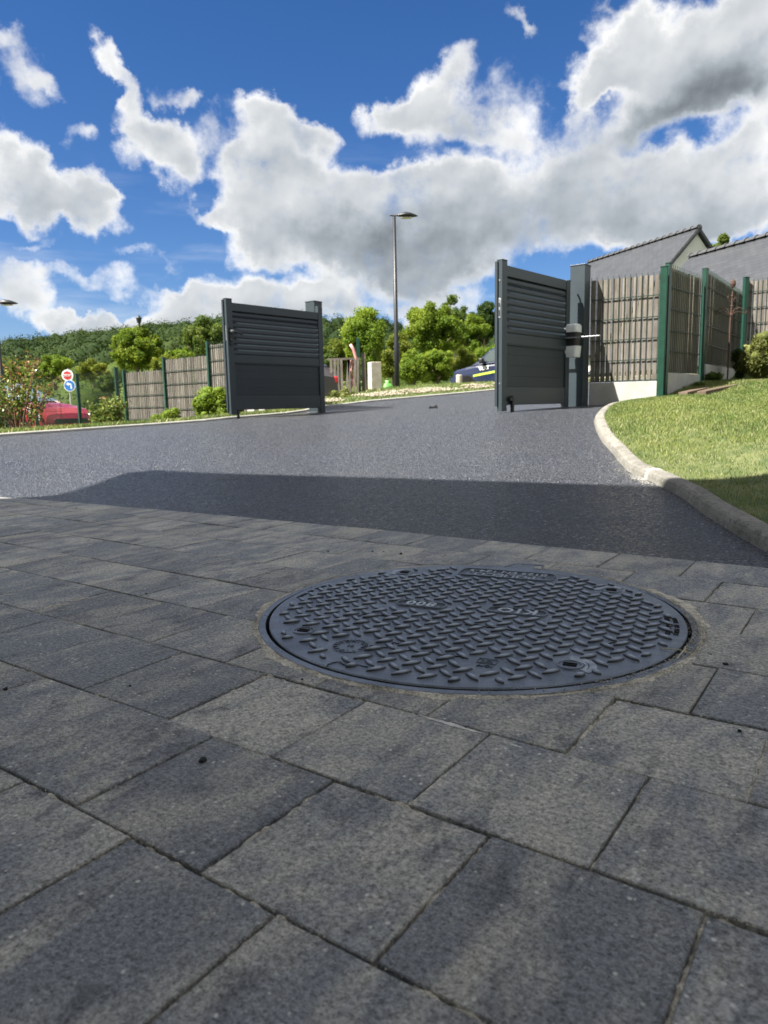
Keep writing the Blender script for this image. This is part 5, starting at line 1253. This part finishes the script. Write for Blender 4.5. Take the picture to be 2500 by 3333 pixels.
# red car, nose to the right
x, y, z = (-9.185, 17.657, -0.31)
rc = car('car', (x, y, z), -0.35, 'red hatchback parked behind the shrub at the left edge, nose to the right', 'car', M['red'],
  [(-2.1, .3, .85, .9), (-1.9, .22, .95, .97), (0, .2, .98, 1.0), (1.0, .2, .97, 1.0), (1.55, .2, .90, .98), (1.9, .21, .80, .93), (2.06, .25, .68, .84), (2.14, .30, .56, .72)],
  [(-2.0, .9, 1.15, .9, .74), (-1.6, .93, 1.42, .93, .74), (-.6, .95, 1.49, .95, .76), (.1, .96, 1.42, .95, .76), (.65, .96, 1.18, .94, .80), (1.08, .95, .98, .92, .84)], 1.74, [(1.32, -1), (1.32, 1), (-1.25, -1), (-1.25, 1)], .31, None)
cr2 = lambda z: -(.87*(.95-.18*(z-.95)/.5))
side_panel(rc, 'side_window', [(-.3, 1.0), (.78, 1.0), (.5, 1.16), (.1, 1.34), (-.3, 1.40)], cr2, M['glass'])
side_panel(rc, 'rear_window', [(-1.3, 1.0), (-.4, 1.0), (-.4, 1.40), (-1.2, 1.36)], cr2, M['glass'])
ws = MB(); ws.add([(1.06, -.72, .985), (1.06, .72, .985), (.14, .58, 1.42), (.14, -.58, 1.42), (1.09, -.72, .97), (1.09, .72, .97)], [(0, 1, 2, 3)])
M['windscreen'] = paint('windscreen_sky_reflection', (.25, .32, .40)); o = ws.build('windscreen', M['windscreen'], rc, loc=(.012, 0, .016))  # pale blue puts the sky reflection into the glass colour
side_panel(rc, 'headlight', [(1.66, .60), (1.98, .55), (1.96, .68), (1.80, .77), (1.62, .80)], -.80, M['lampglass'], .02)
b = MB().box((2.12, 0, .52), (.06, 1.1, .12)); b.build('grille', M['black'], rc, bevel=.01)
side_panel(rc, 'bumper_trim', [(1.72, .36), (2.04, .36), (2.04, .44), (1.72, .44)], -.80, M['black'], .02)
side_panel(rc, 'door_line', [(.72, .35), (.735, .35), (.735, .97), (.72, .97)], -.872, M['gap'], .006)
# rear of a dark car showing past the left gate leaf
x, y, z = (-1.409, 12.6, 0.225)
dc = car('car', (x, y, z), -1.05, 'dark grey car of which only the red-lit rear corner shows past the left gate leaf', 'car', M['greycar'],
  [(-3.9, .25, .7, .9), (-3.5, .2, .9, 1), (-.6, .2, .92, 1), (-.12, .22, .88, .96), (0, .3, .72, .86)],
  [(-3.0, .85, .95, .9, .8), (-2.2, .9, 1.36, .93, .74), (-1.2, .9, 1.38, .93, .74), (-.35, .86, .98, .9, .78)], 1.7, [(-.85, -1), (-.85, 1), (-3.1, -1), (-3.1, 1)], .3, None)
b = MB().box((-.03, .72, .66), (.08, .09, .13)); b.build('tail_light', M['tail'], dc, bevel=.03)
# ------------------------------------------------------------------ vegetation
def quad_sphere():
    V = {}; F = []
    def vid(p):
        k = tuple(np.round(p/np.linalg.norm(p), 5)); V.setdefault(k, len(V)); return V[k]
    for ax in range(3):
        for s_ in (-1, 1):
            for i in (-1, 0):
                for j in (-1, 0):
                    q = []
                    for (a, b) in ((i, j), (i+1, j), (i+1, j+1), (i, j+1)):
                        p = np.zeros(3); p[ax] = s_; p[(ax+1) % 3] = a; p[(ax+2) % 3] = b; q.append(vid(p))
                    F.append(q if s_ > 0 else q[::-1])
    return np.array(list(V)), np.array(F)
QV, QF = quad_sphere()
def leaves_mesh(name, P, Nrm, size, asp, m, parent=None, cores=None):
    """diamond leaves at points P; Nrm = outward hint"""
    n = len(P); r = rng.normal(size=(n, 3)); nn = Nrm+r*.75; nn /= np.linalg.norm(nn, axis=1)[:, None]+1e-9
    t = rng.normal(size=(n, 3)); t -= nn*np.sum(t*nn, 1)[:, None]; t /= np.linalg.norm(t, axis=1)[:, None]+1e-9; b_ = np.cross(nn, t)
    s_ = (size*rng.uniform(.6, 1.3, n))[:, None]
    V = np.empty((n, 4, 3)); V[:, 0] = P-t*s_*.5; V[:, 1] = P+b_*s_*asp*.5+nn*s_*.06; V[:, 2] = P+t*s_*.5; V[:, 3] = P-b_*s_*asp*.5+nn*s_*.06
    V = V.reshape(-1, 3); F = np.arange(n*4).reshape(n, 4)
    if cores is not None:      # dense inner foliage of each clump
        c, rr3 = cores; k = len(c); cv = c[:, None, :]+QV[None]*rr3[:, None, :]*(1+.1*rng.normal(size=(k, len(QV), 1))); off = len(V)+np.arange(k)*len(QV)
        V = np.concatenate([V, cv.reshape(-1, 3)]); F = np.concatenate([F, (QF[None]+off[:, None, None]).reshape(-1, 4)])
    return npmesh(name, V, F, m, parent)
def crown_points(rx, ry, rz, nl, n, lobe=.42, seed=0, hollow=.55, top=None):
    """lobed crown: lobes scattered through an ellipsoid, leaves near each lobe's skin"""
    r = np.random.default_rng(seed); d = r.normal(size=(nl, 3)); d /= np.linalg.norm(d, axis=1)[:, None]
    c = d*(r.random((nl, 1))**.4)*.80*np.array([rx, ry, rz]); lr = lobe*(rx+ry+rz)/3*r.uniform(.32, 1.2, nl)
    k = r.choice(nl, n, p=lr**2/np.sum(lr**2)); e = r.normal(size=(n, 3)); e /= np.linalg.norm(e, axis=1)[:, None]
    rad = lr[k]*(hollow+(1-hollow)*r.random(n)**.5)*(1+.17*r.normal(size=n))
    P = c[k]+e*rad[:, None]*np.array([1, 1, .85]); return P, e, (c, np.repeat(lr[:, None], 3, 1)*np.array([.62, .62, .52]))
def tree(name, x, y, z, rx, rz, trunk, label, m, n, size, nl=26, seed=0, lobe=.42, group=None, asp=.62, limbs=7, hollow=.55):
    root = tag(empty(name, (x, y, z)), label, 'shrub' if 'shrub' in name or 'bush' in name else 'tree', group)
    P, e, cr__ = crown_points(rx, rx*.9, rz, nl, n, lobe, seed, hollow); P[:, 2] += trunk+rz*(.8 if 'garden' in name else 1)
    P[:, 2] = np.maximum(P[:, 2], .02); cr__[0][:, 2] += trunk+rz
    leaves_mesh('crown', P, e, size, asp, m, root, cr__)
    b = MB(); r = random.Random(seed); tr = max(.006, rx*(.02 if 'garden' in name else .07))
    b.tube([(0, 0, -.25), (0, 0, trunk*.6), (tr*.5, 0, trunk+rz*.5), (0, tr, trunk+rz*1.2)], [tr*1.3, tr, tr*.7, tr*.3], 8)
    for k in range(limbs):
        a = 2*PI*k/limbs+r.random(); h0 = trunk+rz*r.uniform(.1, .8); L = rx*r.uniform(.5, .85)
        b.tube([(0, 0, h0), (L*.5*math.cos(a), L*.5*math.sin(a), h0+rz*.25), (L*math.cos(a), L*math.sin(a), h0+rz*r.uniform(.4, .7))], [tr*.5, tr*.32, tr*.12], 6)
    b.build('trunk', M['bark'], root)
    return root
tree('leafy_tree', -0.515, 24.000, 0.992, 0.800, 1.198, 0.286, 'loose light green tree with a spindly top left of the tall street lamp', M['leaf_bright'], 21600, 0.073, nl=64, seed=3, lobe=0.29)
tree('leafy_tree', 0.428, 26.000, 1.019, 0.667, 0.984, 0.184, 'yellowish young tree directly behind the tall street lamp', M['leaf_yellow'], 12000, 0.073, nl=45, seed=4, lobe=0.29)
tree('rounded_tree', 2.502, 34.000, 1.965, 1.570, 1.427, 0.419, 'dense rounded bright green tree right of the tall street lamp', M['leaf_round'], 38400, 0.112, nl=114, seed=5, lobe=0.24)
tree('rounded_tree', 4.664, 38.000, 2.108, 1.023, 1.316, 0.386, 'lower rounded green tree beside the dense rounded one', M['leaf_round'], 16800, 0.095, nl=64, seed=6, lobe=0.26)
tree('feathery_tree', 4.896, 48.000, 3.165, 1.385, 1.695, 0.911, 'tall feathery pale tree behind the rounded tree', M['leaf_mid'], 12000, 0.123, nl=49, seed=7, lobe=0.24)
tree('dark_tree', 6.149, 44.000, 2.903, 1.072, 1.469, 0.790, 'dark conifer-like tree behind, next to the right gate leaf', M['leaf_dark'], 14400, 0.112, nl=53, seed=8, lobe=0.24)
tree('dark_tree', 7.586, 46.000, 2.992, 0.885, 1.372, 0.737, 'dark tree mostly hidden by the right gate leaf', M['leaf_dark'], 9600, 0.112, nl=41, seed=9, lobe=0.24)
tree('hedge_shrub', 0.988, 22.000, 0.915, 0.635, 0.617, 0.027, 'bright green hedge shrub right of the street lamp foot', M['leaf_bright'], 16800, 0.056, nl=57, seed=10, lobe=0.27)
tree('hedge_shrub', 1.721, 22.500, 0.912, 0.606, 0.657, 0.029, 'bright green layered shrub in the middle of the hedge', M['leaf_bright'], 19200, 0.056, nl=64, seed=11, lobe=0.24)
tree('hedge_shrub', 4.006, 36.000, 1.178, 0.970, 1.010, 0.044, 'pale green hedge shrub behind the nose of the blue van', M['leaf_yellow'], 14400, 0.062, nl=57, seed=12, lobe=0.27)
tree('hedge_shrub', 5.334, 37.000, 1.174, 1.139, 1.189, 0.052, 'green hedge shrub above the windscreen of the blue van', M['leaf_bright'], 14400, 0.062, nl=57, seed=13, lobe=0.27)
tree('leafy_tree', -1.518, 27.000, 1.082, 0.658, 0.902, 0.102, 'low yellowish tree just right of the left gate leaf', M['leaf_yellow'], 12000, 0.073, nl=45, seed=14, lobe=0.27)
tree('hedge_shrub', -2.037, 26.000, 1.069, 0.500, 0.722, 0.082, 'mid green shrub behind the hinge end of the left gate leaf', M['leaf_mid'], 9600, 0.067, nl=38, seed=15, lobe=0.27)
tree('rounded_tree', -19.883, 60.000, 2.816, 2.539, 1.997, 0.477, 'large rounded dark green tree left of the fence, behind the distant lamp', M['leaf_round'], 36000, 0.179, nl=114, seed=16, lobe=0.22)
tree('feathery_tree', -11.743, 50.000, 3.002, 2.116, 1.646, 0.308, 'pale feathery tree rising behind the slatted fence by the left gate leaf', M['leaf_mid'], 28800, 0.157, nl=95, seed=17, lobe=0.24)
tree('feathery_tree', -9.924, 52.000, 3.058, 1.667, 1.569, 0.293, 'green tree behind the free edge of the left gate leaf', M['leaf_mid'], 14400, 0.157, nl=57, seed=18, lobe=0.24)
tree('leafy_tree', -12.151, 45.000, 2.358, 1.298, 0.892, 0.101, 'low bright green tree above the middle fence panels', M['leaf_bright'], 12000, 0.123, nl=49, seed=19, lobe=0.27)
tree('leafy_tree', -11.808, 40.000, 2.164, 0.898, 0.623, 0.071, 'small yellow-green tree above the lowest fence panel', M['leaf_yellow'], 9600, 0.112, nl=38, seed=20, lobe=0.27)
tree('leafy_tree', -19.517, 50.000, 2.229, 1.282, 0.850, 0.096, 'yellow-green tree behind the road signs', M['leaf_yellow'], 10800, 0.123, nl=45, seed=21, lobe=0.27)
tree('leafy_tree', -20.431, 46.000, 1.992, 1.475, 0.977, 0.111, 'light green tree behind the photinia, left of the road signs', M['leaf_bright'], 14400, 0.112, nl=49, seed=22, lobe=0.27)
tree('leafy_tree', -21.773, 44.000, 1.832, 1.411, 0.872, 0.099, 'mid green tree behind the photinia at the left edge', M['leaf_mid'], 14400, 0.112, nl=49, seed=23, lobe=0.27)
tree('field_bush', -12.661, 34.000, 1.216, 0.698, 0.492, 0.033, 'low green bush behind the mesh fence', M['leaf_mid'], 9600, 0.078, nl=38, seed=24, lobe=0.27)
tree('leafy_tree', 18.224, 40.000, 5.836, 0.564, 1.364, 0.734, 'slim tree top rising between the two slate roofs', M['leaf_mid'], 6240, 0.168, nl=26, seed=25, lobe=0.27)
tree('leafy_tree', 20.102, 42.000, 6.087, 0.431, 1.202, 0.646, 'small tree top just above the nearer roof ridge', M['leaf_mid'], 3600, 0.168, nl=19, seed=26, lobe=0.27)
# multi-stemmed photinia: stems with leaf whorls, red-orange at the tips
def photinia(x, y, z, H, R, stems, label, seed, size=.055, name='photinia_shrub', lean=(0, 0), red=.5, nlv=34, t0=.18):
    r = random.Random(seed); root = tag(empty(name, (x, y, z)), label, 'shrub'); b = MB(); G = []; Gn = []; O = []; On = []
    for k in range(stems):
        a = r.uniform(0, 2*PI); q = R*math.sqrt(r.random()); hh_ = H*r.uniform(.55, 1.0)*(1-.25*q/R)
        p1 = Vector((q*math.cos(a)*.35, q*math.sin(a)*.35, hh_*.45)); p2 = Vector((q*math.cos(a)+lean[0]*hh_, q*math.sin(a)+lean[1]*hh_, hh_))
        b.tube([(q*math.cos(a)*.1, q*math.sin(a)*.1, 0), p1, (p1+p2)/2+Vector((0, 0, .03)), p2], [.011, .008, .006, .003], 5)
        for i in range(nlv):
            t = r.uniform(t0, 1.0)**.8; p = p1.lerp(p2, (t-.45)/.55) if t > .45 else p1*(t/.45)
            e = Vector((r.gauss(0, 1), r.gauss(0, 1), r.gauss(.5, .6))).normalized(); w = p+e*r.uniform(.02, .10)
            (O if (t > .84 and r.random() < red) else G).append(tuple(w)); (On if len(O)+len(G) and (O and O[-1] == tuple(w)) else Gn).append(tuple(e))
        if r.random() < red:
            for i in range(9):
                e = Vector((r.gauss(0, .5), r.gauss(0, .5), 1)).normalized(); O.append(tuple(p2+e*.045)); On.append(tuple(e))
    b.build('stems', M['stem'], root)
    leaves_mesh('green_leaves', np.array(G), np.array(Gn), size, .45, M['leaf_gloss'], root)
    if O: leaves_mesh('young_leaves', np.array(O), np.array(On), size*.95, .40, M['leaf_orange'], root)
    return root
photinia(-4.306, 8.600, -0.128, 1.384, 0.524, 28, 'tall photinia with red young shoots at the left edge, in front of the red car', 1, 0.052, 'photinia_shrub', (0.03, 0), 0.42, 70, t0=.5)
photinia(-4.286, 8.000, -0.119, 1.151, 0.256, 16, 'dark leafy photinia cut by the left edge of the picture', 9, 0.055, 'photinia_shrub', (0, 0), 0.20, 60)
photinia(-3.623, 9.600, -0.067, 0.787, 0.271, 26, 'bushy yellow-green photinia with one orange tip, right of the red car', 2, 0.050, 'photinia_shrub', (0, 0), 0.06, 150)
tree('garden_shrub', -3.104, 10.600, 0.082, 0.285, 0.187, 0.011, 'low light green ground shrub before the lowest fence panel', M['leaf_bright'], 15400, 0.024, nl=24, seed=50, lobe=.46, hollow=.15)
tree('garden_shrub', -2.229, 9.600, 0.130, 0.271, 0.299, 0.018, 'light green bush beside the free edge of the left gate leaf', M['leaf_bright'], 19800, 0.029, nl=39, seed=51, lobe=.46, hollow=.15)
tree('garden_shrub', -2.046, 9.900, 0.151, 0.203, 0.303, 0.018, 'yellow-green bush partly behind the left gate leaf', M['leaf_yellow'], 11000, 0.029, nl=27, seed=52, lobe=.46, hollow=.15)
tree('garden_shrub', 4.258, 8.200, 0.590, 0.263, 0.303, 0.018, 'pale twiggy rounded bush at the right edge, before the slatted fence', M['twig'], 33000, 0.018, nl=54, seed=53, lobe=.46, hollow=.15)
tree('garden_shrub', 4.172, 8.500, 0.590, 0.109, 0.218, 0.013, 'dark leafy bush at the foot of the iron cross', M['leaf_dark'], 7700, 0.020, nl=21, seed=54, lobe=.46, hollow=.15)
tree('garden_shrub', 3.578, 7.900, 0.565, 0.081, 0.079, 0.005, 'small flowering weed at the fence foot left of the iron cross', M['leaf_mid'], 2640, 0.020, nl=13, seed=55, lobe=.46, hollow=.15)
tree('garden_shrub', 3.248, 7.500, 0.495, 0.087, 0.047, 0.003, 'low weeds at the foot of the fence corner panel', M['leaf_mid'], 1980, 0.015, nl=15, seed=56, lobe=.46, hollow=.15)
tree('garden_shrub', -0.615, 12.200, 0.492, 0.235, 0.114, 0.007, 'tall rough grass tuft below the paling fence', M['twig'], 5250, 0.027, nl=21, seed=57, lobe=.46, hollow=.15)
tree('garden_shrub', 1.844, 13.500, 0.667, 0.139, 0.059, 0.004, 'small green weed clump before the blue van, near the right gate leaf', M['leaf_bright'], 1980, 0.027, nl=12, seed=58, lobe=.46, hollow=.15)
tree('garden_shrub', -0.971, 10.000, 0.376, 0.103, 0.044, 0.003, 'low weeds by the hinge foot of the left gate leaf', M['leaf_mid'], 1980, 0.020, nl=9, seed=59, lobe=.46, hollow=.15)
# wooded hill
ridge = np.array([(-301.4, 34.8), (-202.5, 36.9), (-165.3, 39.2), (-128.3, 39.9), (-91.2, 43.0), (-64.0, 46.1), (-29.6, 45.4), (-14.9, 43.2), (7.2, 41.8), (44.1, 38.6), (143.0, 29.4)])
xs = np.linspace(-420, 420, 130); ts = np.linspace(0, 1, 26); Xh, Th = np.meshgrid(xs, ts, indexing='ij')
Hh = np.interp(Xh, ridge[:, 0], ridge[:, 1]); Yh = 110+Th*290+20*np.sin(Xh*.02)
def hill_z(x, y):
    h = np.interp(x, ridge[:, 0], ridge[:, 1]); t = np.clip((y-110-20*np.sin(x*.02))/290, 0, 1); return -5+(h+1)*(t**1.25)
Zh = hill_z(Xh, Yh); Xh = np.concatenate([Xh, Xh[:, -1:]], 1); Yh = np.concatenate([Yh, Yh[:, -1:]+160], 1); Zh = np.concatenate([Zh, Zh[:, -1:]-25], 1)
tag(grid('hill', Xh, Yh, Zh, M['ground']), kind='structure')
def wood(name, n, xr, yr, rad, m, lpc, lsize, seed, zf, yp=1.0):
    r = np.random.default_rng(seed); cx = r.uniform(*xr, n); cy = yr[0]+(yr[1]-yr[0])*r.random(n)**yp; cr = r.uniform(*rad, n); cz = zf(cx, cy)+cr*r.uniform(.4, .9, n)
    k = np.repeat(np.arange(n), lpc); e = r.normal(size=(n*lpc, 3)); e[:, 2] = np.abs(e[:, 2])*1.1-.25; e /= np.linalg.norm(e, axis=1)[:, None]
    lump = 1+.16*np.sin(e[:, 0]*7+cx[k])*np.sin(e[:, 1]*6+cy[k])+.1*r.normal(size=len(k))
    P = np.c_[cx, cy, cz][k]+e*cr[k][:, None]*lump[:, None]*np.array([1, 1, 1.1]); o = leaves_mesh(name, P, e*2.2, lsize, .8, m, None, (np.c_[cx, cy, cz], np.c_[cr, cr, cr*1.08]*.86)); return tag(o, kind='stuff')
wood('hill_woodland', 1500, (-330, 160), (170, 402), (3.0, 5.6), M['leaf_hill'], 240, .75, 3, hill_z, .75)
wood('valley_woodland', 260, (-95, 45), (75, 175), (2.4, 5.0), M['leaf_valley'], 800, .26, 5, lambda x, y: np.where(y < 120, -3.6, hill_z(x, y)), 1.0)
